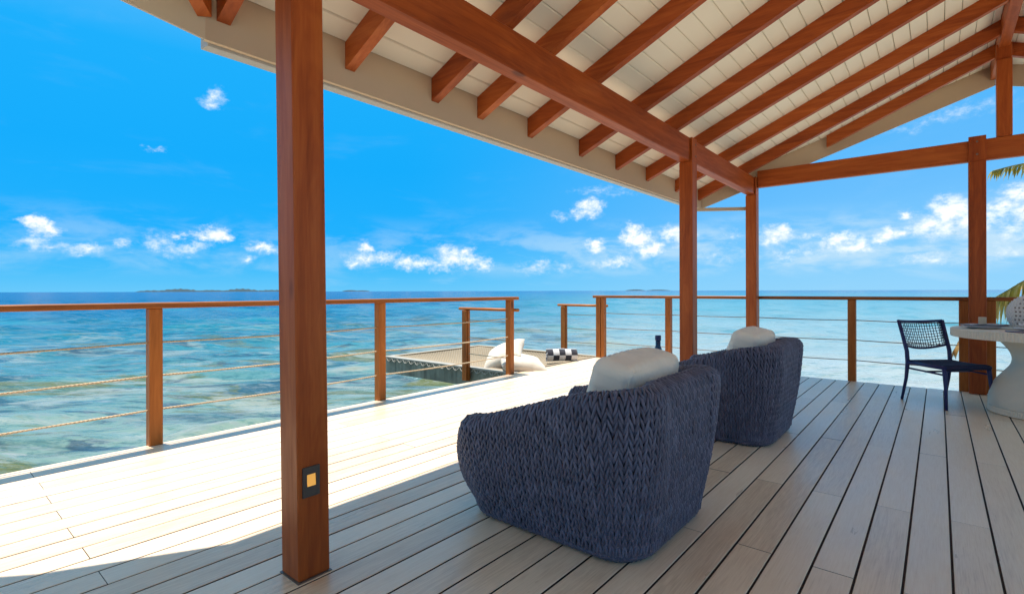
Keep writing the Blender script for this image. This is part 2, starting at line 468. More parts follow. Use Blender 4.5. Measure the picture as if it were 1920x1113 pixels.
def sea_material():
    m, T, b = material('sea_water')
    tc = T.n.new('ShaderNodeTexCoord')
    P = T.vec('MULTIPLY', tc.outputs['Object'], (1, 1, 0))
    ln = T.vec('LENGTH', P)
    # lagoon colour: paler towards +X+Y, reef near the deck, deep far out
    a = T.math('DIVIDE', T.vec('DOT_PRODUCT', P, (0.768, 0.640, 0.0)), ln)
    wob = T.noise(P, 0.045, 4, 0.55)
    lg = T.math('LOGARITHM', T.math('MULTIPLY', ln, T.math('MULTIPLY_ADD', wob, 0.9, 0.55)), 10.0)
    f = T.mrange(lg, 0.8, 3.6)
    K = 1 / 2.75
    def c(r, g, bb): return srgb(r, g, bb, K)
    left = T.ramp(f, [(0.0, c(208, 216, 184)), (0.10, c(186, 212, 192)), (0.20, c(128, 192, 194)), (0.30, c(54, 158, 184)),
                      (0.44, c(14, 120, 172)), (0.62, c(0, 106, 180)), (1.0, c(0, 96, 178))])
    right = T.ramp(f, [(0.0, c(250, 252, 250)), (0.17, c(240, 249, 248)), (0.28, c(196, 234, 240)), (0.40, c(140, 214, 230)),
                       (0.56, c(84, 186, 218)), (0.76, c(44, 152, 212)), (1.0, c(24, 130, 204))])
    am = T.math('ADD', a, T.math('MULTIPLY_ADD', T.noise(P, 0.03, 3, 0.5), 0.5, -0.25))
    col = T.mix(T.mrange(am, -0.38, 0.36, 0, 1, True), left, right)
    near = T.mrange(ln, 14, 75, 1, 0, True)
    mid = T.mrange(ln, 40, 260, 1, 0, True)
    lft = T.mrange(am, -0.15, 0.38, 1, 0.0, True)
    # streaks lie along the swell, which runs in towards the deck
    rot = T.n.new('ShaderNodeMapping'); rot.inputs['Rotation'].default_value = (0, 0, R(-38)); T.l.new(P, rot.inputs['Vector'])
    Q = T.vec('MULTIPLY', rot.outputs[0], (0.42, 1.0, 1))
    turq = T.mrange(T.noise(Q, 0.075, 4, 0.55, 0.6), 0.50, 0.66, 0, 1, True)
    col = T.mix(T.math('MULTIPLY', T.math('MULTIPLY', turq, mid), 0.75), col, c(62, 190, 204))
    reef = T.mrange(T.noise(Q, 0.26, 6, 0.62, 0.8), 0.52, 0.62, 0, 1, True)
    col = T.mix(T.math('MULTIPLY', T.math('MULTIPLY', reef, T.mrange(ln, 20, 110, 1, 0, True)), T.math('MULTIPLY', lft, 0.72)), col, c(44, 84, 112))
    weed = T.mrange(T.noise(Q, 0.42, 6, 0.64, 0.9), 0.515, 0.60, 0, 1, True)
    col = T.mix(T.math('MULTIPLY', T.math('MULTIPLY', weed, near), T.math('MULTIPLY', lft, 0.9)), col, c(152, 152, 78))
    sand = T.mrange(T.noise(T.vec('ADD', Q, (40, 9, 0)), 0.5, 5, 0.6, 0.9), 0.52, 0.62, 0, 1, True)
    col = T.mix(T.math('MULTIPLY', T.math('MULTIPLY', sand, near), 0.72), col, c(226, 234, 220))
    dk = T.mrange(T.noise(T.vec('ADD', Q, (11, 70, 0)), 0.95, 6, 0.65, 0.8), 0.53, 0.63, 0, 1, True)
    col = T.mix(T.math('MULTIPLY', T.math('MULTIPLY', dk, near), T.math('MULTIPLY', lft, 0.75)), col, c(78, 96, 118))
    # ripples: caustic light and wave shade painted in as fine lines, and foam
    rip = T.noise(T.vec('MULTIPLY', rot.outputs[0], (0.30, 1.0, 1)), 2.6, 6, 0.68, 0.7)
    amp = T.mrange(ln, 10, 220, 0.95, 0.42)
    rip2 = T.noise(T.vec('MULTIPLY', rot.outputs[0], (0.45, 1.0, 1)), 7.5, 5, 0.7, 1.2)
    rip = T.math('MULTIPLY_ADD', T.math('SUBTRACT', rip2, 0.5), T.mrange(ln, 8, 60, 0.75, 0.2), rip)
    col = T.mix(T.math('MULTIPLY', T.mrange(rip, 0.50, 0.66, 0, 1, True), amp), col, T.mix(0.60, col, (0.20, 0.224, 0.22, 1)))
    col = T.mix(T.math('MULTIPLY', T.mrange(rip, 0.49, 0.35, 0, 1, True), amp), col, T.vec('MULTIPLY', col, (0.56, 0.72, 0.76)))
    swell = T.noise(T.vec('MULTIPLY', rot.outputs[0], (0.16, 1.0, 1)), 0.22, 5, 0.6, 0.5)
    col = T.mix(T.mrange(swell, 0.45, 0.68, 0, 0.34, True), col, T.vec('MULTIPLY', col, (0.62, 0.78, 0.86)))
    foam = T.mrange(T.noise(T.vec('MULTIPLY', rot.outputs[0], (0.25, 1.0, 1)), 1.5, 8, 0.72, 1.0), 0.58, 0.68, 0, 1, True)
    col = T.mix(T.math('MULTIPLY', foam, T.mrange(ln, 12, 60, 0.85, 0.25)), col, (0.26, 0.27, 0.26, 1))
    T.l.new(col, b.inputs['Base Color'])
    b.inputs['Roughness'].default_value = 0.16
    b.inputs['IOR'].default_value = 1.33
    T.l.new(T.mrange(ln, 15, 160, 0.16, 0.015), b.inputs['Specular IOR Level'])
    h1 = T.noise(T.vec('MULTIPLY', rot.outputs[0], (0.35, 1.0, 1)), 1.4, 6, 0.62, 0.6)
    T.l.new(T.bump(h1, 0.55, 0.25), b.inputs['Normal'])
    return m
sea_mat = sea_material()

# ------------------------------------------------------------------ sea and islands
SEA_Z = -1.75
def make_sea():
    nr, na = 300, 540
    r = 2.5 * (24000 / 2.5) ** (np.arange(nr) / (nr - 1))
    an = np.arange(na) * 2 * math.pi / na
    RR, AA = np.meshgrid(r, an, indexing='ij')
    X = RR * np.cos(AA) - 2.0; Y = RR * np.sin(AA) + 3.0
    Z = np.zeros_like(X)
    for i in range(34):
        lam = 0.9 * (14 ** rng.random())
        th = R(140) + rng.normal() * 0.55
        k = 2 * math.pi / lam
        ph = rng.random() * 6.28
        A = 0.0075 * lam ** 0.8
        fade = np.clip(lam / (RR * 0.030 + 0.2) - 0.6, 0, 1)
        Z += A * fade * np.sin(k * (X * math.cos(th) + Y * math.sin(th)) + ph + 0.8 * np.sin(0.13 * X + 0.21 * Y + i))
    Z = Z + 0.4 * np.abs(Z)
    V = np.stack([X, Y, Z], -1).reshape(-1, 3)
    V = np.vstack([V, [[-2.0, 3.0, 0.0]]])
    i, j = np.meshgrid(np.arange(nr - 1), np.arange(na), indexing='ij')
    j2 = (j + 1) % na
    quads = np.stack([i * na + j, (i + 1) * na + j, (i + 1) * na + j2, i * na + j2], -1).reshape(-1, 4)
    c = nr * na
    tri = np.stack([np.full(na, c), np.arange(na), (np.arange(na) + 1) % na], -1)
    me = bpy.data.meshes.new('sea')
    nl = quads.size + tri.size
    me.vertices.add(len(V)); me.vertices.foreach_set('co', V.ravel())
    me.loops.add(nl); me.loops.foreach_set('vertex_index', np.concatenate([quads.ravel(), tri.ravel()]).astype(np.int32))
    st = np.concatenate([np.arange(len(quads)) * 4, quads.size + np.arange(len(tri)) * 3])
    me.polygons.add(len(st)); me.polygons.foreach_set('loop_start', st.astype(np.int32))
    me.update(calc_edges=True); me.validate()
    o = link('sea', me, sea_mat, smooth=True)
    o.location = (0, 0, SEA_Z)
    props(o, 'turquoise and blue shallow sea with reef patches around the deck', None, None, 'structure')
make_sea()

island_mat = paint('hazed_island_scrub', (0.020, 0.046, 0.062), 0.9, 0.3, 0.004)  # scrub green turned bluish, distance haze put into the colour
def make_island(label, az, dist, length, humps, seed):
    """low scrub island: ridge running across the view, az measured from +Y towards +X"""
    rg = random.Random(seed)
    c = Vector((math.sin(az) * dist, math.cos(az) * dist, SEA_Z))
    ax = Vector((math.cos(az), -math.sin(az), 0)); dp = Vector((math.sin(az), math.cos(az), 0))
    n = 90
    vs, fs = [], []
    for i in range(n + 1):
        t = i / n
        h = 0
        for (p, w, a) in humps: h = max(h, a * max(0.0, 1 - ((t - p) / w) ** 2) ** 0.8)
        h *= 1 + 0.28 * math.sin(i * 1.7 + seed) * rg.random()
        h = max(h, 0.0) + (2.0 if 0.02 < t < 0.98 else 0.0)
        for q, hh in ((-180, -3), (-70, h * 0.75), (0, h), (90, h * 0.7), (180, -3)):
            p_ = c + ax * ((t - 0.5) * length) + dp * (q + 30 * rg.random())
            vs.append((p_.x, p_.y, p_.z + hh))
    for i in range(n):
        for k in range(4):
            fs.append((i * 5 + k, i * 5 + k + 1, i * 5 + k + 6, i * 5 + k + 5))
    o = MB().add(vs, fs).build('island', island_mat, smooth=True)
    props(o, label, None, 'low islands along the horizon', 'structure')
make_island('longest low green island on the horizon behind the left railing', -1.2203, 9000, 1980,
            [(0.10, 0.10, 22), (0.27, 0.15, 42), (0.48, 0.12, 26), (0.68, 0.14, 44), (0.9, 0.14, 26)], 3)
make_island('short faint island on the horizon beside the tall front post', -0.990, 11000, 560, [(0.3, 0.3, 26), (0.7, 0.3, 20)], 5)
make_island('low islet on the horizon above the far railing corner', -0.436, 11000, 980, [(0.25, 0.22, 24), (0.72, 0.25, 20)], 8)

# unseen sand added landward to bounce sun under the roof; palm roots here
def make_bounce_shore():
    rg = random.Random(9)
    ring = []
    out = [(7.2, 40), (60, 60), (70, -60), (-30, -60), (-8, -14), (0, -8.5), (5.0, -5.0), (7.2, -2), (7.6, 8), (7.0, 20)]
    n = len(out); pts = []
    for i in range(n):
        a, b = Vector(out[i]), Vector(out[(i + 1) % n])
        for k in range(8): pts.append(a.lerp(b, k / 8) + Vector((rg.uniform(-.3, .3), rg.uniform(-.3, .3))))
    c = Vector((30, 0))
    mb = MB(); m = len(pts)
    for f, z in ((0.0, 0.0), (0.25, -0.9), (0.6, -1.0), (1.0, -1.15)) if False else ((1.0, -2.1), (0.985, -1.55), (0.93, -1.1), (0.6, -0.75), (0.05, -0.5)):
        for p in pts:
            q = c + (p - c) * f
            mb.v.append((q.x, q.y, z + rg.uniform(-.04, .04)))
    for j in range(4):
        for i in range(m):
            i2 = (i + 1) % m
            mb.f.append((j * m + i, j * m + i2, (j + 1) * m + i2, (j + 1) * m + i))
    mb.f.append(tuple(4 * m + i for i in range(m)))
    props(mb.build('bounce_shore', sand_mat, None, True), 'unseen pale sand added behind and beside the deck to bounce sunlight, palm rooted in it', None, None, 'structure')
make_bounce_shore()

# ------------------------------------------------------------------ deck
PITCH = 0.1518
DX0, DX1 = -4.60, 5.6
DY0, DY1 = -3.6, 7.80
def make_deck():
    mb = MB()
    # one dark slab for joists, bearers and the shaded void below the gaps
    mb.box((DX0 + 0.05, DY0 + 0.05, -0.30), (DX1 - 0.05, DY1 - 0.05, -0.045))
    deck = mb.build('deck', dark_mat)
    props(deck, 'raised pale timber deck over the sea', None, None, 'structure')
    rg = random.Random(4)
    k = -29
    strips = MB()
    while True:
        x0 = -0.262 + PITCH * k + 0.0046
        x1 = x0 + PITCH - 0.0092
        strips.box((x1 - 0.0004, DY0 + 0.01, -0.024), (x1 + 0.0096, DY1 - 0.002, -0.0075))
        if x0 > DX1: break
        x0 = max(x0, DX0); x1 = min(x1, DX1)
        if k % 2 == 0: cuts = [-2.30, 0.54, 3.39, 6.25]
        else: cuts = [-0.45, 2.47, 4.66]
        cuts = [c + rg.uniform(-0.012, 0.012) for c in cuts]
        ys = [DY0] + cuts + [DY1]
        for a, b in zip(ys[:-1], ys[1:]):
            a2 = a + (0.0015 if a != DY0 else 0); b2 = b - (0.0015 if b != DY1 else 0)
            c = 0.0022
            dz = rg.uniform(-0.0008, 0.0008)
            prof = [(x0, -0.026), (x0, -c), (x0 + c, 0), (x1 - c, 0), (x1, -c), (x1, -0.026)]
            vs = [(x, y, z + dz) for y in (a2, b2) for x, z in prof]
            fs = [(i, (i + 1) % 6, 6 + (i + 1) % 6, 6 + i) for i in range(6)] + [(5, 4, 3, 2, 1, 0), (6, 7, 8, 9, 10, 11)]
            me_ = MB().add(vs, fs).mesh('deck_board')
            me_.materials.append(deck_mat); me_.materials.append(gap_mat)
            for pl_ in me_.polygons:            # board edges coloured dark for the shade in the gaps
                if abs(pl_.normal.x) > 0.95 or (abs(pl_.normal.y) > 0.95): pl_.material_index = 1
            link('deck_board', me_, None, deck)
        k += 1
    so_ = strips.build('gap_shade_strip', gap_mat, deck); so_['kind'] = 'stuff'  # added dark strips standing in for shade between the boards
    # outer rim boards
    MB().box((DX0 - 0.028, DY0, -0.24), (DX0 - 0.003, DY1 + 0.028, -0.012), 0.003).build('rim_board', deck_mat, deck)
    MB().box((DX0, DY1 + 0.003, -0.24), (DX1, DY1 + 0.028, -0.012), 0.003).build('rim_board', deck_mat, deck)
    # piles that carry the deck
    for x in (-4.2, -0.6, 3.0):
        for y in (-2.5, 1.2, 4.6, 7.3):
            MB().tube([(x, y, SEA_Z - 0.6), (x, y, -0.31)], 0.14, 14).build('pile', stone_mat, deck, True)
    return deck
deck = make_deck()

# ------------------------------------------------------------------ pavilion
SL = 0.432
def under(x):                      # underside of the rafters, sea side slope, ridge at RX
    return 2.755 + SL * (x + 1.95)
RX = 0.5525
EAVE = -2.65
LEAVE = -1.245        # mirrored x; unseen landward slope cut short so sunlit deck bounces light up
RAFT = 0.155
def mx(x): return 2 * RX - x       # mirror to the landward slope
def prow_far(x):  return 7.50 + 0.424 * (x - EAVE) if x <= RX else prow_far(mx(x))
def prow_near(x): return -3.6

pav = empty('pavilion', (0, 0, 0), 'open red hardwood pavilion with white boarded gable roof over the deck', 'pavilion')

def post(x0, x1, y0, y1, top, tongue=None, lean=0.0):
    mb = MB()
    mb.box((x0, y0, 0.004), (x1, y1, top), 0.005)
    if lean:
        mb.v = [(x - lean * z * 0.77, y - lean * z * 0.64, z) for x, y, z in mb.v]
    if tongue:
        mb.box(tongue[0], tongue[1], 0.003)
    return mb.build('post', wood_z, pav)

PX0, PX1 = -2.09, -1.95
p1 = post(PX0, PX1, 1.016, 1.152, 2.498, lean=0.0105)
p2 = post(PX0, PX1, 5.25, 5.385, 2.498, ((-1.972, 5.25, 2.499), (PX1, 5.385, 2.742)))
p3 = post(PX0, PX1, 7.655, 7.79, 2.498, ((-1.972, 7.655, 2.499), (PX1, 7.79, 2.742)))
p4 = post(0.258, 0.405, 7.655, 7.79, 2.59, ((0.258, 7.655, 2.591), (0.405, 7.680, 2.862)))
LB = -0.80            # mirrored x of the landward beam
for yy in (1.016, 5.25, 7.655):
    post(mx(LB), mx(LB) + 0.14, yy, yy + 0.135, under(LB - 0.14) - 0.245)
# small dowel plugs and bolts on the post heads
for (x, y, z, d) in ((PX1, 5.345, 2.68, 'x'), (PX1, 5.345, 2.56, 'x'), (PX1, 7.745, 2.68, 'x'), (PX1, 7.745, 2.56, 'x'),
                     (0.33, 7.655, 2.80, 'y'), (0.33, 7.655, 2.66, 'y')):
    a = Vector((x, y, z)); n = Vector((1, 0, 0)) if d == 'x' else Vector((0, -1, 0))
    host = p2 if abs(y - 5.345) < .1 else (p3 if d == 'x' else p4)
    MB().tube([a - n * 0.004, a + n * 0.004], 0.011, 10).build('bolt', bolt_mat, host)
# steel shoe under the front post
MB().box((PX0 - 0.006, 1.010, 0.0005), (PX1 + 0.006, 1.158, 0.0038)).build('post_shoe', bolt_mat, p1)

# beams
def beam(name, a, b, mat): return MB().box(a, b, 0.006).build(name, mat, pav)
beam('eave_beam', (-2.085, -3.6, 2.50), (-1.974, 5.249, 2.742), wood_y)
beam('eave_beam', (-2.085, 5.387, 2.502), (-1.976, 7.72, 2.741), wood_y)
MB().box((-2.084, 5.249, 2.501), (-1.974, 5.387, 2.741)).build('eave_beam', wood_y, pav)
beam('eave_beam', (mx(LB) + 0.01, -3.6, under(LB - 0.14) - 0.243), (mx(LB) + 0.13, 7.72, under(LB - 0.14) - 0.002), wood_y)
beam('tie_beam', (-1.945, 7.684, 2.592), (mx(LB) - 0.003, 7.766, 2.824), wood_x)
kp = MB().box((0.489, 7.668, 2.826), (0.615, 7.794, 3.66), 0.006).box((0.489, 7.706, 3.6595), (0.615, 7.794, 3.838), 0.004).build('king_post', wood_z, pav)
ridge_z = under(0.505)
beam('ridge_beam', (0.505, -3.6, ridge_z - 0.02), (0.600, prow_far(RX) - 0.03, ridge_z + 0.20), wood_y)

def slope_box(mb, xa, xb, y0, y1, lo, hi, f=under):
    """a piece lying along the slope from xa to xb, lo and hi above the rafter underside, plumb cut ends"""
    vs = []
    for x in (xa, xb):
        for y in (y0, y1):
            for o in (lo, hi): vs.append((x, y, f(x) + o))
    mb.add(vs, [(0, 1, 3, 2), (4, 6, 7, 5), (0, 4, 5, 1), (2, 3, 7, 6), (0, 2, 6, 4), (1, 5, 7, 3)])
    return mb
def under_r(x): return under(mx(x))

RAF = [1.04, 1.73, 2.39, 2.84, 3.45, 4.25, 4.97, 5.71, 6.58, 7.41, 8.11, 8.78]
RAF = [-3.4, -2.6, -1.8, -1.05, -0.35, 0.35] + RAF
for y in RAF:
    w = 0.062
    x0 = EAVE + 0.001
    if y > prow_far(EAVE) - 0.04:
        x0 = EAVE + (y - 7.50) / 0.424 + 0.05
    if x0 > 0.30: continue
    slope_box(MB(), x0, 0.5035, y - w, y, 0.0, RAFT - 0.002).build('rafter', wood_x, pav)
    slope_box(MB(), mx(max(x0, LEAVE)), mx(0.5035), y - w, y, 0.0, RAFT - 0.002, under_r).build('rafter', wood_x, pav)
# valley rafter where the roof turns at the near corner
vr = MB()
A = Vector((EAVE + 0.004, 0.925, under(EAVE) - 0.003)); D = Vector((0.74, -0.67, 0.30)).normalized()
Wd = Vector((0.67, 0.74, 0)).normalized() * 0.031
vs = [A + D * t + Wd * s + Vector((0, 0, h)) for t in (0, 2.6) for s in (-1, 1) for h in (0, RAFT - 0.01)]
vr.add(vs, [(0, 1, 3, 2), (4, 6, 7, 5), (0, 4, 5, 1), (2, 3, 7, 6), (0, 2, 6, 4), (1, 5, 7, 3)])
vr.build('valley_rafter', wood_x, pav)

# ceiling planks lie across the rafters, one by one, with a V groove between them
cp = 0.1285
i = 0
x = EAVE
while x < RX - 0.05:
    xa, xb = x + 0.0022, min(x + cp - 0.0022, 0.503)
    for side in (0, 1):
        if side and xa < LEAVE: continue
        f = under if side == 0 else under_r
        g = (lambda q: q) if side == 0 else mx
        mb = MB()
        ya, yb = prow_near(xa), (prow_far(xa) - 0.012, prow_far(xb) - 0.012)
        c = 0.005
        rows = []
        for y0, y1 in ((ya, yb[0]),):
            pass
        sec = [(xa, RAFT + 0.006), (xa + c, RAFT), (xb - c, RAFT), (xb, RAFT + 0.006), (xb, RAFT + 0.02), (xa, RAFT + 0.02)]
        vs = [(g(q), ya, f(g(q)) + o) for q, o in sec] + [(g(q), prow_far(q) - 0.012, f(g(q)) + o) for q, o in sec]
        fs = [(k, (k + 1) % 6, 6 + (k + 1) % 6, 6 + k) for k in range(6)] + [(5, 4, 3, 2, 1, 0), (6, 7, 8, 9, 10, 11)]
        mb.add(vs, fs).build('ceiling_plank', ceil_mat, pav)
    x += cp
EY0 = 0.93
# roof covering above the planks
for side in (0, 1):
    f = under if side == 0 else under_r
    g = (lambda q: q) if side == 0 else mx
    xe = EAVE - 0.285 if side == 0 else LEAVE - 0.05
    pts = [(xe, EY0 - 0.02 if side == 0 else -3.6), (-2.4, EY0 - 0.03), (-2.4, -3.6), (RX, -3.6), (RX, prow_far(RX) + 0.02), (xe, prow_far(EAVE) - 0.08 if side == 0 else prow_far(xe))]
    if side: pts = [pts[0], pts[3], pts[4], pts[5]]
    mb = MB().prism([(g(a), b) for a, b in pts], lambda a, b, f=f: f(a) + RAFT + 0.023, lambda a, b, f=f: f(a) + RAFT + 0.075)
    mb.build('roof', roof_mat, pav)
# eave fascia with gutter lip, and the raking fascia of the prow gable
EY0 = 0.93
def fascia(pts, name='fascia', t=0.028, mat=None, zo=(-0.105, 0.235)):
    """board following a plan polyline, bottoms given as z"""
    mb = MB()
    for (xa, ya, za), (xb, yb, zb) in zip(pts[:-1], pts[1:]):
        d = Vector((xb - xa, yb - ya, 0)).normalized()
        n = Vector((d.y, -d.x, 0)) * t
        if n.dot(Vector((xa - RX, ya - 3, 0))) < 0: n = -n
        vs = []
        for (x_, y_, z_) in ((xa, ya, za), (xb, yb, zb)):
            for o in (0, 1):
                for h in (0, zo[1] - zo[0]):
                    vs.append((x_ + n.x * o, y_ + n.y * o, z_ + h))
        mb.add(vs, [(0, 1, 3, 2), (4, 6, 7, 5), (0, 4, 5, 1), (2, 3, 7, 6), (0, 2, 6, 4), (1, 5, 7, 3)])
    return mb.build(name, mat or fascia_mat, pav)
ez = under(EAVE)
fascia([(EAVE - 0.001, EY0, ez - 0.105), (EAVE - 0.001, 7.50, ez - 0.105)])
fascia([(EAVE - 0.001, 7.50, ez - 0.105), (RX, prow_far(RX), under(RX) - 0.105)])
lz = under(LEAVE)
fascia([(mx(LEAVE) + 0.001, -3.6, lz - 0.105), (mx(LEAVE) + 0.001, prow_far(LEAVE), lz - 0.105)])
fascia([(mx(LEAVE) + 0.001, prow_far(LEAVE), lz - 0.105), (RX + 0.001, prow_far(RX), under(RX) - 0.105)])
# gutter along the eave
gx = EAVE - 0.032
MB().add([(gx, yy, ez + dz) for yy in (EY0 + 0.02, 7.46) for dz in (-0.118, 0.0)] +
         [(gx - 0.085, yy, ez + dz) for yy in (EY0 + 0.02, 7.46) for dz in (-0.110, 0.0)],
         [(0, 1, 3, 2), (4, 6, 7, 5), (0, 4, 5, 1), (2, 3, 7, 6), (0, 2, 6, 4), (1, 5, 7, 3)]).build('gutter', gutter_mat, pav)
# short pale batten tying the eave corner back to the corner post
a = Vector((-2.66, 7.33, 2.292)); b = Vector((-2.092, 7.75, 2.298)); n = Vector((0.59, -0.80, 0)) * 0.02
MB().add([p + s * n + Vector((0, 0, h)) for p in (a, b) for s in (-1, 1) for h in (0, 0.045)],
         [(0, 1, 3, 2), (4, 6, 7, 5), (0, 4, 5, 1), (2, 3, 7, 6), (0, 2, 6, 4), (1, 5, 7, 3)]).build('eave_batten', fascia_mat, pav)

# the next wing of the roof turns outward at the near corner and climbs
C0 = Vector((EAVE - 0.001, EY0, ez - 0.105))
Qd = Vector((-0.258, -0.261, 0.1665))
E = C0 + Qd * 3.6
fascia([tuple(C0), tuple(E)], 'wing_fascia', 0.028, None, (0, 0.25))
back = [Vector((0.2, -3.6, 3.95)), Vector((EAVE + 0.05, 0.93, ez + 0.2))]
F_ = E + Vector((-0.6, -2.6, 0.5))
top = [Vector((-2.935, 0.91, 2.51)), Vector((-4.775, -1.92, 4.11)), Vector((-4.9, -4.6, 4.4)), Vector((-2.3, -4.6, 3.7)), Vector((-2.3, 0.9, 2.79))]
vs = [tuple(p) for p in top] + [tuple(p + Vector((0, 0, 0.05))) for p in top]
MB().add(vs, [(4, 3, 2, 1, 0), (5, 6, 7, 8, 9)] + [(i, (i + 1) % 5, 5 + (i + 1) % 5, 5 + i) for i in range(5)]).build('wing_roof', ceil_mat, pav)

# ------------------------------------------------------------------ step light on the front post
slight = empty('step_light', (PX1 - 0.004, 1.068, 0.395), 'small bronze step light glowing amber low on the tall front post', 'step light')
lens_mat, T_, b_ = material('amber_lens')
b_.inputs['Base Color'].default_value = (0.6, 0.26, 0.04, 1)
b_.inputs['Emission Color'].default_value = (1.0, 0.50, 0.10, 1)
b_.inputs['Emission Strength'].default_value = 0.16
pl = MB()
pl.box((0.0, -0.036, -0.060), (0.009, -0.019, 0.060)).box((0.0, 0.021, -0.060), (0.009, 0.036, 0.060))
pl.box((0.0, -0.0191, 0.030), (0.0089, 0.0211, 0.060)).box((0.0, -0.0191, -0.060), (0.0089, 0.0211, -0.018))
pl.build('face_plate', plate_mat, slight)
MB().add([(0.001, -0.019, 0.030), (0.001, 0.021, 0.030), (0.0085, 0.019, -0.018), (0.0085, -0.017, -0.018)], [(0, 1, 2, 3)]).build('lens', lens_mat, slight)

# ------------------------------------------------------------------ railings
def twisted_rope(name, a, b, r, mat, parent, sag=0.012, seg=14, strands=3, turns_per_m=14):
    """laid rope: strands wound round each other"""
    a, b = Vector(a), Vector(b)
    L = (b - a).length
    n = max(6, int(L * turns_per_m * 5))
    d = (b - a).normalized()
    u = d.cross(Vector((0, 0, 1))).normalized(); w = u.cross(d)
    mb = MB()
    for s in range(strands):
        pts = []
        for i in range(n + 1):
            t = i / n
            ang = 2 * math.pi * (t * L * turns_per_m + s / strands)
            p = a.lerp(b, t) + Vector((0, 0, -sag * 4 * t * (1 - t)))
            pts.append(p + (u * math.cos(ang) + w * math.sin(ang)) * r * 0.55)
        mb.tube(pts, r * 0.62, 4, caps=False)
    return mb.build(name, mat, parent, True, recalc=False)

def rail_post(x, y, z0, z1, parent, w=0.088):
    return MB().box((x - w / 2, y - w / 2, z0), (x + w / 2, y + w / 2, z1), 0.005).build('rail_post', rail_z, parent)

ROPE_Z = (0.775, 0.520, 0.262)
RLX = -4.600
lr = empty('deck_railing', (RLX, 1.0, 0), 'long hardwood railing with three ropes along the left deck edge', 'railing')
lp = [-3.45, -1.15, 1.252, 3.305, 5.47]
def loc(o): return o      # children stay in world coordinates below an empty with an inverse
def under_empty(o, e):
    o.parent = e
    o.matrix_parent_inverse = Matrix.LocRotScale(e.location, e.rotation_euler, None).inverted()
    return o
for y in lp: under_empty(rail_post(RLX + (0.008 if y < 5 else 0), y, -0.26, 1.034, None), lr)
under_empty(MB().box((RLX - 0.052, 5.47 - 0.001, -0.2), (RLX - 0.008, 5.47 + 0.06, 0.90), 0.004).build('rail_post', rail_z, None), lr)
hr = under_empty(MB().box((RLX - 0.065, -3.55, 1.0345), (RLX + 0.065, 5.60, 1.078), 0.006).build('handrail', rail_y, None), lr)
for z in ROPE_Z:
    for ya, yb in zip(lp[:-1], lp[1:]):
        under_empty(twisted_rope('rope', (RLX, ya + 0.04, z), (RLX, yb - 0.04, z), 0.0075 if z < 0.7 else 0.007, rope_mat, None, 0.012 if ya > 0 else 0.01), lr)

FRY = 7.852
fr = empty('deck_railing', (-1.0, FRY, 0), 'hardwood railing with thin ropes along the far deck edge', 'railing')
fp = [-4.56, -3.300, -2.015, -0.856, 0.222, 0.447, 1.95, 3.30, 4.60]
for x in fp: under_empty(rail_post(x, FRY, -0.26, 1.034, None), fr)
under_empty(MB().box((-4.498, FRY - 0.052, -0.2), (-4.44, FRY + 0.04, 1.0338), 0.004).build('rail_post', rail_z, None), fr)
under_empty(MB().box((-4.66, FRY - 0.058, 1.0345), (4.66, FRY + 0.058, 1.078), 0.006).build('handrail', rail_x, None), fr)
for z in ROPE_Z:
    for xa, xb in zip(fp[:-1], fp[1:]):
        if abs(xb - xa) < 0.4: continue
        under_empty(twisted_rope('rope', (xa + 0.04, FRY, z), (xb - 0.04, FRY, z), 0.0055, steel_mat, None, 0.008, turns_per_m=12), fr)

def stair_rail(y, x_out, label, side):
    e = empty('stair_railing', (-5.0, y, 0), label, 'railing')
    under_empty(rail_post(x_out, y, -0.20, 0.868, None, 0.092), e)
    under_empty(MB().box((x_out + 0.0465, y - 0.012, -0.20), (x_out + 0.058, y + 0.03, 0.866), 0.002).build('rail_post', rail_z, None), e)
    MBr = MB()
    pts = [(x_out - 0.13, y, 0.891), (-4.515, y, 0.891)]
    MBr.tube(pts, 0.034, 14, flat=0.66)
    under_empty(MBr.build('handrail', rail_x, None, True), e)
    for z in (0.72, 0.46, 0.21):
        under_empty(twisted_rope('rope', (x_out + 0.05, y, z), (-4.62, y, z), 0.006, rope_mat, None, 0.006), e)
    return e
stair_rail(5.55, -5.54, 'low hardwood rail with rope on the near side of the net', 1)
stair_rail(8.06, -5.44, 'low hardwood rail at the far side of the net behind the checked towel', -1)

# ------------------------------------------------------------------ overwater net
net_cord = paint('net_cord', (0.34, 0.265, 0.18), 0.8, 0.15, 20)
def stained_fascia():
    m, T, b = material('weathered_net_beam')
    v, rnd, obj = coords(T)
    x, y, z = T.sep(obj)
    st = T.noise(T.vec('MULTIPLY', v, (9, 9, 0.8)), 1.0, 5, 0.6)
    n = T.noise(v, 3, 5, 0.6)
    c = T.ramp(T.math('ADD', T.math('MULTIPLY', st, 0.6), T.math('MULTIPLY', n, 0.4)),
               [(0.36, (0.075, 0.075, 0.055)), (0.5, (0.19, 0.19, 0.145)), (0.62, (0.27, 0.27, 0.215))])
    T.l.new(c, b.inputs['Base Color'])
    b.inputs['Roughness'].default_value = 0.75
    return m
beam_mat = stained_fascia()
trim_mat = paint('net_beam_cap', (0.38, 0.35, 0.30), 0.6, 0.15, 4)
NX0, NX1, NY0, NY1 = -7.58, -4.645, 5.66, 7.99
net = empty('hammock_net', (NX0, NY0, 0), 'overwater hammock net in a weathered frame beyond the left railing', 'hammock net')
def npart(o): return under_empty(o, net)
npart(MB().box((NX0 - 0.06, NY0 - 0.045, -0.30), (NX1, NY0 + 0.045, -0.030), 0.006).build('frame_beam', beam_mat, None))
npart(MB().box((NX0 - 0.06, NY1 - 0.045, -0.30), (NX1, NY1 + 0.045, -0.030), 0.006).build('frame_beam', beam_mat, None))
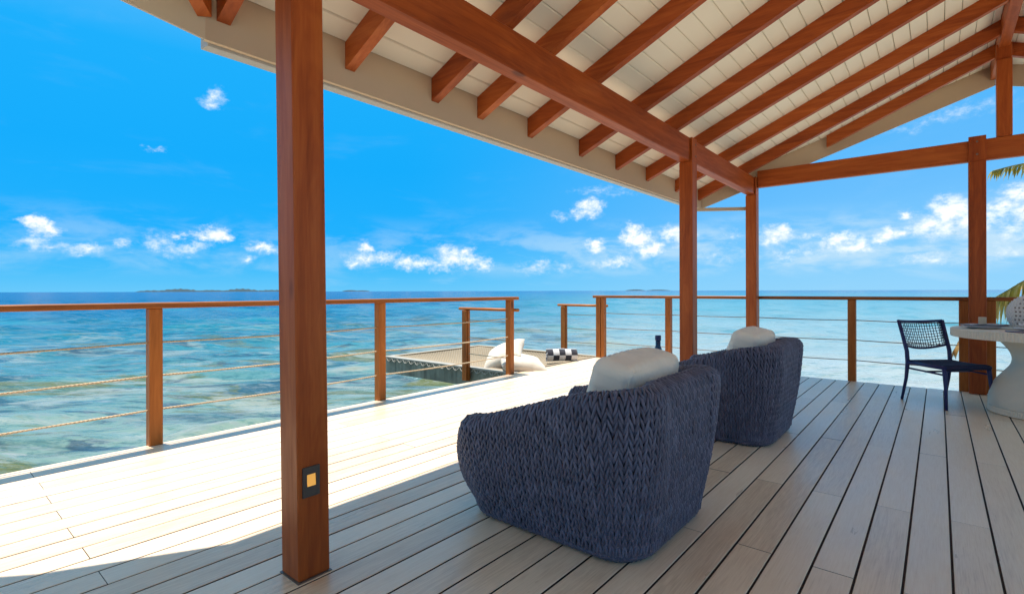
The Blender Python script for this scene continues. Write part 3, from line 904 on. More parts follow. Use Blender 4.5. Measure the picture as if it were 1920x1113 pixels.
npart(MB().box((NX0 - 0.06, NY0 + 0.046, -0.299), (NX0 + 0.03, NY1 - 0.046, -0.031), 0.006).build('frame_beam', beam_mat, None))
npart(MB().box((NX0 - 0.075, NY0 - 0.06, -0.029), (NX1, NY0 + 0.06, -0.002), 0.005).build('frame_cap', trim_mat, None))
npart(MB().box((NX0 - 0.075, NY1 - 0.06, -0.029), (NX1, NY1 + 0.06, -0.002), 0.005).build('frame_cap', trim_mat, None))
npart(MB().box((NX0 - 0.075, NY0 + 0.061, -0.0285), (NX0 + 0.05, NY1 - 0.061, -0.0025), 0.005).build('frame_cap', trim_mat, None))
def net_z(x, y):
    u = (x - NX0) / (NX1 - NX0); v = (y - NY0) / (NY1 - NY0)
    return -0.012 - 0.10 * (16 * u * (1 - u) * v * (1 - v)) ** 0.8
def make_net():
    mb = MB()
    x0, x1, y0, y1 = NX0 + 0.06, NX1 - 0.02, NY0 + 0.07, NY1 - 0.07
    s = 0.062
    for sgn in (1, -1):
        n = int(((x1 - x0) + (y1 - y0)) / s)
        for i in range(n + 1):
            # diagonal line x + sgn*y = const
            c = (x0 + (y0 if sgn > 0 else -y1)) + i * s
            pts = []
            m = 18
            ya, yb = (c - x1, c - x0) if sgn > 0 else (x0 - c, x1 - c)
            ya, yb = max(min(ya, yb), y0), min(max(ya, yb), y1)
            if yb - ya < 0.03: continue
            for k in range(m + 1):
                yy = ya + (yb - ya) * k / m
                xx = c - sgn * yy
                pts.append((xx, yy, net_z(xx, yy) + 0.003 * sgn))
            mb.tube(pts, 0.0085, 4, caps=False)
    # border rope
    for a, b in (((x0, y0), (x1, y0)), ((x1, y0), (x1, y1)), ((x1, y1), (x0, y1)), ((x0, y1), (x0, y0))):
        mb.tube([(a[0] + (b[0] - a[0]) * k / 12, a[1] + (b[1] - a[1]) * k / 12, -0.006) for k in range(13)], 0.014, 6)
    o = npart(mb.build('net', net_cord, None, True, recalc=False))
    o['kind'] = 'stuff'
make_net()
# lashing hooks under the cap of the near beam with loops of cord
hook_me = None
k = 0
xx = NX0 + 0.06
while xx < NX1 - 0.08:
    mb = MB()
    yb = -0.047
    mb.tube([(0, yb, -0.035), (0, yb - 0.016, -0.062), (0, yb - 0.012, -0.085), (0, yb + 0.002, -0.09)], 0.006, 6)
    mb.tube([(-0.075, yb - 0.01, -0.030), (-0.03, yb - 0.02, -0.070), (0.0, yb - 0.02, -0.080), (0.03, yb - 0.02, -0.070), (0.075, yb - 0.01, -0.030)], 0.0055, 5)
    if hook_me is None: hook_me = mb.mesh('lashing_hook')
    o = link('lashing_hook', hook_me, trim_mat if not hook_me.materials else None)
    o.location = (xx, NY0, 0)
    o.parent = net
    o.matrix_parent_inverse = Matrix.Translation(net.location).inverted()
    xx += 0.155
    k += 1

# ------------------------------------------------------------------ cushions
def cushion_mesh(name, sx, sy, sz, seed=0, n=28, edge=0.42, crown=0.5, wr=0.006, pinch=0.0):
    """filled box cushion: soft faces, rounded edge band, tiny puckers"""
    rg = random.Random(seed)
    bm = bmesh.new()
    bmesh.ops.create_cube(bm, size=2)
    bmesh.ops.subdivide_edges(bm, edges=bm.edges[:], cuts=n, use_grid_fill=True)
    ph = [rg.random() * 6.28 for _ in range(8)]
    er = sx * 0.48
    for v in bm.verts:
        x, y, z = v.co
        P = Vector((x * sx, y * sy, z * sz))
        I = Vector((max(-sx + er, min(sx - er, P.x)), max(-sy + er * 0.8, min(sy - er * 0.8, P.y)), max(-sz + er * 0.8, min(sz - er * 0.8, P.z))))
        D = P - I
        if D.length > 1e-6:
            Q = I + D.normalized() * er * (1 if abs(x) > 0.999 and abs(y) < 0.8 and abs(z) < 0.8 else 0.95)
        else: Q = P
        puff = (1 - y ** 4) * (1 - z ** 4)
        w = wr * (math.sin(7 * y + ph[0] + 3 * z) + math.sin(10 * z + ph[1] - 4 * y)) * puff
        edge_w = wr * 0.9 * math.sin(31 * y + ph[2] + 2 * x) * (abs(z) ** 6) + wr * 0.9 * math.sin(27 * z + ph[3]) * (abs(y) ** 6)
        sgn = 1 if x > 0 else -1
        v.co = Vector((Q.x * (1 + crown * puff) + w * sgn, Q.y * (1 + 0.03 * (1 - z * z)) + edge_w * 0.5, Q.z * (1 + 0.05 * (1 - y * y)) + edge_w))
    me = bpy.data.meshes.new(name)
    bm.to_mesh(me); bm.free()
    me.shade_smooth()
    return me

# ------------------------------------------------------------------ woven armchairs
def make_armchair():
    root = empty('armchair', (-1.442, 2.350, 0), 'nearer navy braided rope armchair with cream back cushion, close to the front post', 'armchair', 'braided armchairs on the deck')
    A_, B_, RC = 0.492, 0.430, 0.185
    # plan of the foot: rounded rectangle by arc length, starts at the middle of the front (-X) and runs by the near side
    segs = []
    la, lb = 2 * (A_ - RC), 2 * (B_ - RC)
    q = math.pi / 2 * RC
    L = 2 * la + 2 * lb + 4 * q
    def plan(s):
        s = s % L
        parts = [('l', (-A_, 0), (0, -1), lb / 2), ('c', (-A_ + RC, -B_ + RC), math.pi, q), ('l', (-A_ + RC, -B_), (1, 0), la),
                 ('c', (A_ - RC, -B_ + RC), 1.5 * math.pi, q), ('l', (A_, -B_ + RC), (0, 1), lb), ('c', (A_ - RC, B_ - RC), 0, q),
                 ('l', (A_ - RC, B_), (-1, 0), la), ('c', (-A_ + RC, B_ - RC), 0.5 * math.pi, q), ('l', (-A_, B_ - RC), (0, -1), lb / 2)]
        for kind, p, d, ln in parts:
            if s <= ln:
                if kind == 'l':
                    return p[0] + d[0] * s, p[1] + d[1] * s, d[1] * -1 * -1, 0, kind, d
                a = d + s / RC
                return p[0] + RC * math.cos(a), p[1] + RC * math.sin(a), math.cos(a), math.sin(a), 'c', None
            s -= ln
        return -A_, 0, -1, 0, 'l', (0, -1)
    def base(s):
        x, y, nx, ny, kind, d = plan(s)
        if kind == 'l': nx, ny = d[1], -d[0]
        return x, y, nx, ny
    def sm(t): t = min(1, max(0, t)); return t * t * (3 - 2 * t)
    RT = 0.058
    def params(s):
        x, y, nx, ny = base(s)
        t = (x + A_) / (2 * A_)
        h = 0.512 + 0.220 * sm(t * 0.94 + 0.02) + 0.02 * t
        fl = 0.113 * abs(ny) + (0.055 if nx > 0 else 0.02) * abs(nx)
        k = sm((-nx - 0.30) / 0.55)               # front: drops to the seat
        h = h * (1 - k) + 0.30 * k
        return x, y, nx, ny, h, fl
    def surf(s, v, off=0.0):
        """v 0..1: foot, outer face, rim, inner face"""
        x, y, nx, ny, h, fl = params(s)
        H = h - RT
        if v < 0.06:
            t = v / 0.06
            n = -0.055 + 0.055 * math.sin(t * math.pi / 2); z = 0.010 + 0.055 * (1 - math.cos(t * math.pi / 2))
            on, oz = math.sin(t * math.pi / 2), -math.cos(t * math.pi / 2)
        elif v < 0.60:
            t = (v - 0.06) / 0.54
            z = 0.065 + (H - 0.065) * t
            n = fl * (t ** 1.15) + 0.020 * math.sin(math.pi * t)
            on, oz = 1.0, -fl * 0.8
        elif v < 0.74:
            t = (v - 0.60) / 0.14
            a = t * math.pi
            n = fl - RT + RT * math.cos(a) ; z = H + RT * math.sin(a) * 1.0
            on, oz = math.cos(a), math.sin(a)
        else:
            t = (v - 0.74) / 0.26
            n = fl - 2 * RT - 0.02 * t; z = H - (H - 0.20) * t
            on, oz = -1.0, 0.0
        l = math.hypot(on, oz)
        n += off * on / l; z += off * oz / l
        return Vector((x + nx * n, y + ny * n, z))
    # solid core under the braid, near black for the shade between strands
    mb = MB()
    ns, nv = 120, 44
    for j in range(nv + 1):
        for i in range(ns):
            mb.v.append(tuple(surf(L * i / ns, j / nv, -0.010)))
    for j in range(nv):
        for i in range(ns):
            i2 = (i + 1) % ns
            mb.f.append((j * ns + i, j * ns + i2, (j + 1) * ns + i2, (j + 1) * ns + i))
    mb.f.append(tuple(range(ns - 1, -1, -1)))
    core_mat = paint('braid_gap_shade', (0.008, 0.008, 0.016), 0.9, 0.1)
    mb.build('shell_core', core_mat, root, True)
    # braid: short rope bights leaning left and right in neighbouring columns
    rg = random.Random(2)
    cols = 206
    # columns spread by the girth at mid height, so the flared corners keep their density
    smp = 2000
    wts = []
    for i in range(smp):
        a_, b_ = base(L * i / smp), base(L * (i + 1) / smp)
        q0 = surf(L * i / smp, 0.45); q1 = surf(L * (i + 1) / smp, 0.45)
        wts.append((q1 - q0).length)
    cum = np.concatenate([[0], np.cumsum(wts)]); cum /= cum[-1]
    def s_of(f): return float(np.interp(f % 1.0, cum, np.linspace(0, L, smp + 1)))
    girth = sum(wts)
    V, F, A = [], [], []
    nseg, nc = 5, 6
    for c in range(cols):
        s0 = s_of((c + 0.5) / cols)
        loc_ = max(0.5, (s_of((c + 1.5) / cols) - s_of((c - 0.5) / cols)) % L / 2 / (girth / cols))
        lean = 1 if c % 2 else -1
        x, y, nx, ny, h, fl = params(s0)
        arc = 0.12 + (h - 0.1) + math.pi * RT + (h - 0.25)
        rows = max(7, int(arc / 0.049))
        for r_ in range(rows):
            v0 = (r_ + (0.5 if c % 2 else 0.0) + rg.uniform(-0.06, 0.06)) / rows
            if v0 > 0.90: continue
            hl = 1.10 / rows * rg.uniform(0.93, 1.1)
            dsx = lean * 0.0108 * loc_ * rg.uniform(0.85, 1.15)
            rad = 0.0069 * rg.uniform(0.92, 1.1)
            js = (rg.uniform(-0.0015, 0.0015) + 0.0022 * math.sin(v0 * 19 + c * 0.35)) * loc_
            brk = rg.uniform(-0.001, 0.001)
            P = []
            for k in range(nseg):
                t = k / (nseg - 1) * 2 - 1
                off = 0.0105 * (1 - t * t) - 0.0095 * t * t + 0.0070 * t * lean + brk
                P.append(surf(s0 + js + dsx * math.sin(t * 1.45), min(0.97, max(0.0, v0 + hl * t)), off))
            shade = rg.random()
            o = len(V)
            prev = None
            for k in range(nseg):
                a = P[max(0, k - 1)]; b = P[min(nseg - 1, k + 1)]
                t = (b - a).normalized()
                if prev is None: prev = t.orthogonal()
                u = (prev - t * prev.dot(t)).normalized(); prev = u
                w = t.cross(u)
                rr = rad * (0.84 if k in (0, nseg - 1) else 1.0)
                for m in range(nc):
                    an = 2 * math.pi * m / nc
                    V.append(tuple(P[k] + (u * math.cos(an) + w * math.sin(an)) * rr)); A.append(shade)
            for k in range(nseg - 1):
                for m in range(nc):
                    m2 = (m + 1) % nc
                    F.append((o + k * nc + m, o + k * nc + m2, o + (k + 1) * nc + m2, o + (k + 1) * nc + m))
    me = bpy.data.meshes.new('braided_shell')
    me.from_pydata(V, [], F)
    at = me.attributes.new('strand', 'FLOAT', 'POINT')
    at.data.foreach_set('value', A)
    o = link('braided_shell', me, weave_mat, root, True)
    o['kind'] = 'stuff'
    # thick rope hem round the foot
    mb = MB()
    mb.tube([surf(L * i / 100, 0.035, 0.004) for i in range(100)], 0.012, 8, closed=True)
    mb.build('foot_hem', weave_mat, root, True, recalc=False)
    # swivel base hidden below
    MB().lathe([(0.30, 0.001), (0.30, 0.02), (0.05, 0.03)], 32).build('base_plate', dark_mat, root)
    # seat and back cushions
    sc = link('seat_cushion', cushion_mesh('seat_cushion', 0.085, 0.36, 0.37, 3, crown=0.25), cush_mat, root)
    sc.rotation_euler = (0, R(90), 0); sc.location = (-0.03, 0, 0.375)
    bc = link('back_cushion', cushion_mesh('back_cushion', 0.105, 0.312, 0.270, 7, crown=0.34, wr=0.006), cush_mat, root)
    for sg in (-1, 1):
        pts = []
        hy, hz, rr = 0.312 - 0.010, 0.270 - 0.008, 0.045
        for cx_, cz_, a0 in ((hy - rr, hz - rr, 0), (-hy + rr, hz - rr, 90), (-hy + rr, -hz + rr, 180), (hy - rr, -hz + rr, 270)):
            for k in range(6):
                a = R(a0 + 18 * k)
                pts.append((sg * 0.092, cx_ + rr * math.cos(a), cz_ + rr * math.sin(a)))
        pp = MB().tube(pts, 0.0055, 6, closed=True).build('piping', cush_mat, bc, True)
    bc.location = (0.225, 0.05, 0.556); bc.rotation_euler = (0, R(13), R(2))
    return root
chair1 = make_armchair()
chair2 = copy_tree(chair1)
chair2.location = (-1.442, 4.455, 0)
chair2['label'] = 'farther navy braided rope armchair, beside the middle post and nearer the dining chair'

# ------------------------------------------------------------------ side table with bottle between the armchairs
st = empty('side_table', (-1.77, 3.84, 0), 'small round navy side table mostly hidden between the two armchairs', 'side table')
MB().lathe([(0.19, 0.0), (0.19, 0.016), (0.03, 0.026)], 36).build('base', navy_mat, st, False)
MB().tube([(0, 0, 0.024), (0, 0, 0.43)], 0.022, 14).build('stem', navy_mat, st, True)
MB().lathe([(0.20, 0.43), (0.205, 0.436), (0.205, 0.45), (0.20, 0.456)], 40).build('table_top', navy_mat, st, False)
bt = empty('bottle', (-1.75, 3.95, 0.457), 'tall slim navy bottle standing behind the front armchair cushion', 'bottle')
bot_mat = paint('blue_bottle', (0.012, 0.045, 0.11), 0.25, 0.05)
MB().lathe([(0.030, 0), (0.034, 0.006), (0.034, 0.20), (0.028, 0.235), (0.020, 0.255), (0.020, 0.30)], 28).build('bottle_body', bot_mat, bt, True)
MB().lathe([(0.023, 0.30), (0.024, 0.303), (0.024, 0.335), (0.022, 0.34)], 24).build('cap', navy_mat, bt, False)

# ------------------------------------------------------------------ pillows and towel on the net
def pillow_mesh(name, sx, sy, sz, seed):
    """knife edge pillow: plump middle, pointed corners and gathered seam"""
    rg = random.Random(seed)
    n = 26
    ph = [rg.random() * 6.28 for _ in range(6)]
    mb = MB()
    def pt(i, j, sg):
        u, v = -1 + 2 * i / n, -1 + 2 * j / n
        k = 1 - 0.10 * (1 - u * u) * v * v, 1 - 0.10 * (1 - v * v) * u * u
        x, y = u * k[1], v * k[0]
        t = max(0.0, (1 - u ** 4)) ** 0.55 * max(0.0, (1 - v ** 4)) ** 0.55
        w = 0.05 * math.sin(5 * u + ph[0] + 2 * v) * t + 0.035 * math.sin(8 * v + ph[1] - 3 * u) * t + 0.05 * math.sin(17 * (u - v) + ph[2]) * t * (1 - t)
        return (x * sx, y * sy, sg * sz * (t + w) + 0.04 * sz * math.sin(3 * u + ph[3]))
    top = {}; bot = {}
    for i in range(n + 1):
        for j in range(n + 1):
            top[i, j] = len(mb.v); mb.v.append(pt(i, j, 1))
    for i in range(n + 1):
        for j in range(n + 1):
            if i in (0, n) or j in (0, n): bot[i, j] = top[i, j]
            else: bot[i, j] = len(mb.v); mb.v.append(pt(i, j, -1))
    for i in range(n):
        for j in range(n):
            mb.f.append((top[i, j], top[i + 1, j], top[i + 1, j + 1], top[i, j + 1]))
            mb.f.append((bot[i, j + 1], bot[i + 1, j + 1], bot[i + 1, j], bot[i, j]))
    me = mb.mesh(name); me.shade_smooth()
    return me
pa = link('pillow', pillow_mesh('pillow', 0.33, 0.33, 0.13, 1), pillow_mat)
pa.location = (-5.20, 6.05, 0.155); pa.rotation_euler = (R(20), R(-24), R(25))
props(pa, 'ivory pillow leaning on top of the other on the hammock net', 'pillow', 'pillows on the net')
pb = link('pillow', pillow_mesh('pillow', 0.36, 0.36, 0.12, 4), pillow_mat)
pb.location = (-4.83, 6.02, 0.065); pb.rotation_euler = (R(6), R(10), R(50))
props(pb, 'ivory pillow lying flat on the net beside the railing end post', 'pillow', 'pillows on the net')

def make_towel():
    m, T, b = material('checked_terry')
    uv = T.n.new('ShaderNodeUVMap')
    u, v, _ = T.sep(uv.outputs[0])
    ck = T.n.new('ShaderNodeTexChecker')
    ck.inputs['Scale'].default_value = 1.0
    ck.inputs[1].default_value = (0.008, 0.007, 0.018, 1)
    ck.inputs[2].default_value = (0.6, 0.57, 0.56, 1)
    T.l.new(T.comb(T.math('MULTIPLY', u, 5.0), T.math('MULTIPLY', v, 9.0), 0.5), ck.inputs[0])
    tc = T.n.new('ShaderNodeTexCoord')
    n = T.noise(tc.outputs['Object'], 160, 3, 0.7)
    T.l.new(T.mix(0.02, ck.outputs[0], T.ramp(n, [(0.3, (0.01, 0.01, 0.03)), (0.7, (0.8, 0.8, 0.8))])), b.inputs['Base Color'])
    b.inputs['Roughness'].default_value = 0.95
    b.inputs['Sheen Weight'].default_value = 0.4
    T.l.new(T.bump(n, 0.8, 0.004), b.inputs['Normal'])
    root = empty('towel', (-4.83, 7.08, 0.0), 'rolled navy and white checked towel on the net at the deck edge', 'towel')
    # spiral roll lying along its local X
    Wd, turns, n = 0.50, 3.0, 96
    vs, fs, uvs = [], [], []
    nx = 12
    for k in range(n + 1):
        t = k / n
        a = t * turns * 2 * math.pi
        r = 0.028 + 0.078 * t
        for i in range(nx + 1):
            x = -Wd / 2 + Wd * i / nx
            wob = 0.004 * math.sin(9 * x + a)
            vs.append((x + 0.006 * math.sin(a * 1.7), (r + wob) * math.cos(a) * 1.05, (r + wob) * math.sin(a) * 0.98))
            uvs.append((i / nx, t * 1.6))
    for k in range(n):
        for i in range(nx):
            fs.append((k * (nx + 1) + i, k * (nx + 1) + i + 1, (k + 1) * (nx + 1) + i + 1, (k + 1) * (nx + 1) + i))
    me = bpy.data.meshes.new('rolled_cloth')
    me.from_pydata(vs, [], fs)
    ul = me.uv_layers.new(name='UVMap')
    for lp_ in me.loops: ul.data[lp_.index].uv = uvs[lp_.vertex_index]
    me.shade_smooth()
    o = link('rolled_cloth', me, m, root)
    md = o.modifiers.new('thick', 'SOLIDIFY'); md.thickness = 0.012
    o.location = (0, 0, 0.100)
    root.rotation_euler = (0, 0, R(42))
make_towel()

# ------------------------------------------------------------------ navy dining chair
def make_dining_chair():
    # local: seat centre at origin, front +Y
    root = empty('dining_chair', (0.06, 6.80, 0), 'navy dining chair with open woven back beside the round table', 'dining chair')
    root.rotation_euler = (0, 0, R(-137))
    w = 0.235
    for s in (-1, 1):
        MB().tube([(s * w, 0.245, 0.0), (s * w * 0.99, 0.235, 0.22), (s * w * 0.97, 0.215, 0.40), (s * w * 0.95, 0.19, 0.415)],
                  [0.0125, 0.016, 0.0195, 0.016], 12).build('leg', navy_mat, root, True)
        MB().tube([(s * (w + 0.005), -0.275, 0.0), (s * w, -0.225, 0.23), (s * w, -0.205, 0.40), (s * w, -0.215, 0.52), (s * (w + 0.005), -0.262, 0.68), (s * (w + 0.012), -0.31, 0.835)],
                  [0.0125, 0.016, 0.0205, 0.0195, 0.0175, 0.015], 12).build('leg', navy_mat, root, True)
        MB().tube([(s * w, -0.21, 0.345), (s * w, 0.225, 0.335)], 0.0095, 10).build('stretcher', navy_mat, root, True)
    MB().tube([(-w, 0.01, 0.338), (w, 0.01, 0.338)], 0.0095, 10).build('stretcher', navy_mat, root, True)
    fr = MB()
    fr.tube([(-w, 0.225, 0.402), (w, 0.225, 0.402)], 0.019, 12)
    fr.tube([(-w, -0.205, 0.402), (w, -0.205, 0.402)], 0.017, 12)
    for s in (-1, 1): fr.tube([(s * w, -0.205, 0.402), (s * w, 0.225, 0.402)], 0.018, 12)
    fr.build('seat_frame', navy_mat, root, True)
    # woven seat: cords front to back over a dished pad
    sw = MB()
    n = 46
    for i in range(n):
        x = -w + 0.012 + (2 * w - 0.024) * i / (n - 1)
        pts = [(x, -0.225, 0.405), (x, -0.20, 0.424)] + [(x, -0.16 + 0.36 * k / 6, 0.424 - 0.010 * math.sin(math.pi * k / 6) + 0.0012 * (1 if (i + k) % 2 else -1)) for k in range(7)] + [(x, 0.228, 0.421), (x, 0.248, 0.402), (x, 0.235, 0.385)]
        sw.tube(pts, 0.0056, 5)
    sw.build('seat', navy_cord, root, True, recalc=False)
    # curved open weave back
    def bp(u, v):
        """u -1..1 across, v 0..1 up"""
        z = 0.585 + 0.245 * v - 0.045 * (1 - u * u) * (1 - v) - 0.012 * (1 - u * u) * v
        y = -0.235 - 0.078 * v - 0.055 * (1 - u * u)
        return Vector((u * (w + 0.006 + 0.006 * v), y, z))
    bf = MB()
    bf.tube([bp(-1 + 2 * k / 16, 0.0) for k in range(17)], 0.012, 10)
    bf.tube([bp(-1 + 2 * k / 16, 1.0) for k in range(17)], 0.014, 10)
    bf.build('back_frame', navy_mat, root, True)
    bw = MB()
    for i in range(19):
        u = -0.93 + 1.86 * i / 18
        bw.tube([bp(u, k / 6) + Vector((0, 0.003 * (1 if (i + k) % 2 else -1), 0)) for k in range(7)], 0.0036, 5)
    for j in range(9):
        v = 0.08 + 0.84 * j / 8
        bw.tube([bp(-1 + 2 * k / 22, v) + Vector((0, 0.003 * (1 if (j + k) % 2 == 0 else -1), 0)) for k in range(23)], 0.0036, 5)
    # denser wrapped bands at both side edges
    for s in (-1, 1):
        for j in range(20):
            v = 0.02 + 0.96 * j / 19
            bw.tube([bp(s * 1.0, v), bp(s * 0.93, v), bp(s * 0.86, v)], 0.0055, 5)
    bw.build('back_weave', navy_cord, root, True, recalc=False)
    return root
make_dining_chair()

# ------------------------------------------------------------------ round table
TX, TY = 0.822, 6.80
tb = empty('dining_table', (TX, TY, 0), 'round cast stone dining table with fluted rim and hourglass pedestal', 'dining table')
def fluted(r, z0, z1, n, amp):
    mb = MB()
    m = n * 4
    def ring(rad, z, a_):
        return [((rad + a_ * (0.5 + 0.5 * math.cos(2 * math.pi * k / 4))) * math.cos(2 * math.pi * k / m),
                 (rad + a_ * (0.5 + 0.5 * math.cos(2 * math.pi * k / 4))) * math.sin(2 * math.pi * k / m), z) for k in range(m)]
    rings = [ring(r - 0.012, z0, 0), ring(r - amp, z0 + 0.004, amp), ring(r - amp, z1 - 0.006, amp), ring(r - 0.008, z1, 0), ring(r - 0.03, z1 + 0.0005, 0)]
    vs = [p for rg_ in rings for p in rg_]
    fs = []
    for j in range(len(rings) - 1):
        for k in range(m):
            k2 = (k + 1) % m
            fs.append((j * m + k, j * m + k2, (j + 1) * m + k2, (j + 1) * m + k))
    fs.append(tuple(range(m - 1, -1, -1)))
    fs.append(tuple((len(rings) - 1) * m + k for k in range(m)))
    return mb.add(vs, fs)
fluted(0.735, 0.705, 0.785, 190, 0.006).build('table_top', stone_mat, tb)
prof = [(0.452, 0.062), (0.458, 0.075), (0.452, 0.16), (0.420, 0.27), (0.352, 0.37), (0.303, 0.44), (0.288, 0.50), (0.300, 0.56), (0.335, 0.62), (0.385, 0.68), (0.41, 0.7045)]
def smooth_prof(pr, n=5):
    out = []
    for i in range(len(pr) - 1):
        p0, p1, p2, p3 = pr[max(0, i - 1)], pr[i], pr[i + 1], pr[min(len(pr) - 1, i + 2)]
        for k in range(n):
            t = k / n
            out.append(tuple(0.5 * (2 * p1[a] + (p2[a] - p0[a]) * t + (2 * p0[a] - 5 * p1[a] + 4 * p2[a] - p3[a]) * t * t + (3 * p1[a] - p0[a] - 3 * p2[a] + p3[a]) * t ** 3) for a in (0, 1)))
    return out + [pr[-1]]
MB().lathe(smooth_prof(prof), 72).build('pedestal', stone_mat, tb, True)
fluted(0.462, 0.002, 0.061, 150, 0.005).build('plinth', stone_mat, tb)

# table setting: bowl plate with ring, folded napkins, tray
TZ = 0.7860
def at_table(az_deg, dist):
    """place on the table by bearing from the table centre"""
    a = R(az_deg)
    return TX + math.cos(a) * dist, TY + math.sin(a) * dist
px, py = at_table(188, 0.50)
pl = empty('plate', (px, py, TZ), 'shallow grey stoneware plate carrying the pearl napkin ring', 'plate')
MB().lathe([(0.07, 0.0), (0.10, 0.002), (0.135, 0.016), (0.138, 0.018), (0.134, 0.0195), (0.10, 0.0065), (0.0, 0.006)][:-1], 44).build('dish', china_mat, pl, True)
def napkin(name, loc, rz, sx, sy, mat, label, folds=3, h=0.012, seed=0):
    rg = random.Random(seed)
    mb = MB()
    n = 16
    for f_ in range(folds):
        o = len(mb.v)
        z = 0.001 + f_ * h
        for i in range(n + 1):
            for j in range(n + 1):
                u, v = i / n - 0.5, j / n - 0.5
                mb.v.append((u * sx * (1 - 0.06 * f_), v * sy * (1 - 0.05 * f_) + 0.01 * f_, z + h * 0.5 * (math.sin(7 * u + f_ + seed) * math.sin(6 * v + 2 * f_)) + h * 0.5))
        for i in range(n):
            for j in range(n):
                a = o + i * (n + 1) + j
                mb.f.append((a, a + n + 1, a + n + 2, a + 1))
    o = mb.build(name, mat, None, True)
    md = o.modifiers.new('thick', 'SOLIDIFY'); md.thickness = 0.004
    o.location = loc; o.rotation_euler = (0, 0, rz)
    return props(o, label, 'napkin')
napkin('napkin', (px + 0.02, py - 0.01, TZ + 0.016), R(40), 0.40, 0.13, linen_mat, 'grey linen napkin drawn through the pearl ring', 3, 0.010, 1)
rg_ = MB()
for k in range(26):
    for j in range(7):
        a = 2 * math.pi * (k + 0.5 * (j % 2)) / 26
        bm = bmesh.new(); bmesh.ops.create_icosphere(bm, subdivisions=1, radius=0.0052)
        rg_.bm(bm, Matrix.Translation((0.026 * math.cos(a), 0.026 * math.sin(a), 0.006 + j * 0.0092)))
rg_.lathe([(0.0245, 0.001), (0.0245, 0.066), (0.010, 0.066)], 26)
ro = rg_.build('napkin_ring', shell_mat, None, True)
ro.location = (px - 0.005, py - 0.065, TZ + 0.046)
props(ro, 'beaded pearl napkin ring standing on the grey plate', 'napkin ring')
qx, qy = at_table(246, 0.49)
tr = empty('charger_plate', (qx, qy, TZ), 'flat grey charger with plum edge near the table rim', 'plate')
MB().lathe([(0.15, 0.0), (0.165, 0.003), (0.166, 0.006), (0.160, 0.0075), (0.10, 0.007)], 48).build('dish', china_mat, tr, True)
MB().tube([(0.166 * math.cos(2 * math.pi * k / 48), 0.166 * math.sin(2 * math.pi * k / 48), 0.0055) for k in range(48)], 0.0032, 6, closed=True).build('edge_band', purple_mat, tr, True)
# napkin gathered like a flower
fl = MB()
rg2 = random.Random(6)
for ring_, (cnt, rad, tilt, sz) in enumerate(((9, 0.075, 0.25, 0.075), (8, 0.050, 0.7, 0.065), (6, 0.028, 1.05, 0.05))):
    for k in range(cnt):
        a = 2 * math.pi * k / cnt + ring_ * 0.4
        M = Matrix.Translation((rad * 0.55 * math.cos(a), rad * 0.55 * math.sin(a), 0.012 + ring_ * 0.012)) @ Matrix.Rotation(a, 4, 'Z') @ Matrix.Rotation(-tilt * rg2.uniform(0.85, 1.15), 4, 'Y')
        o = len(fl.v); n = 6
        for i in range(n + 1):
            for j in range(n + 1):
                u, v = i / n, (j / n - 0.5) * 2
                wdt = math.sin(math.pi * min(0.98, u * 0.85 + 0.12)) ** 0.7
                fl.v.append(tuple(M @ Vector((u * sz, v * sz * 0.55 * wdt, 0.012 * v * v - 0.01 * u * u + 0.004 * math.sin(9 * v)))))
        for i in range(n):
            for j in range(n):
                q_ = o + i * (n + 1) + j
                fl.f.append((q_, q_ + n + 1, q_ + n + 2, q_ + 1))
fo = fl.build('napkin', white_mat, None, True)
fo.modifiers.new('thick', 'SOLIDIFY').thickness = 0.003
fo.location = (qx, qy, TZ + 0.008)
props(fo, 'white napkin folded like a flower on the plum edged charger', 'napkin')
rx, ry = at_table(272, 0.30)
nb = napkin('napkin', (rx + 0.06, ry + 0.03, TZ), R(20), 0.30, 0.16, linen_mat, 'grey linen napkin lying flat by the dark menu cover', 3, 0.009, 4)
mo = MB().box((-0.15, -0.11, 0.0), (0.15, 0.11, 0.014), 0.002).build('menu_cover', brown_mat, None)
mo.location = at_table(75, 0.10) + (TZ + 0.03,); mo.rotation_euler = (R(3), R(-6), R(15))
props(mo, 'dark brown leather menu cover resting tilted on a stand at the right frame edge', 'menu')
mo.location = (0.70, 6.40, TZ + 0.022)
mo.rotation_euler = (0, 0, R(15))
mo['label'] = 'dark brown leather menu cover lying on a grey block on the table'
ms = MB().box((-0.10, -0.07, 0.0), (0.10, 0.07, 0.0215), 0.003).build('block', linen_mat, None)
ms.location = (0.70, 6.40, TZ); ms.rotation_euler = (0, 0, R(15))
props(ms, 'grey block under the dark menu cover on the table', 'block')

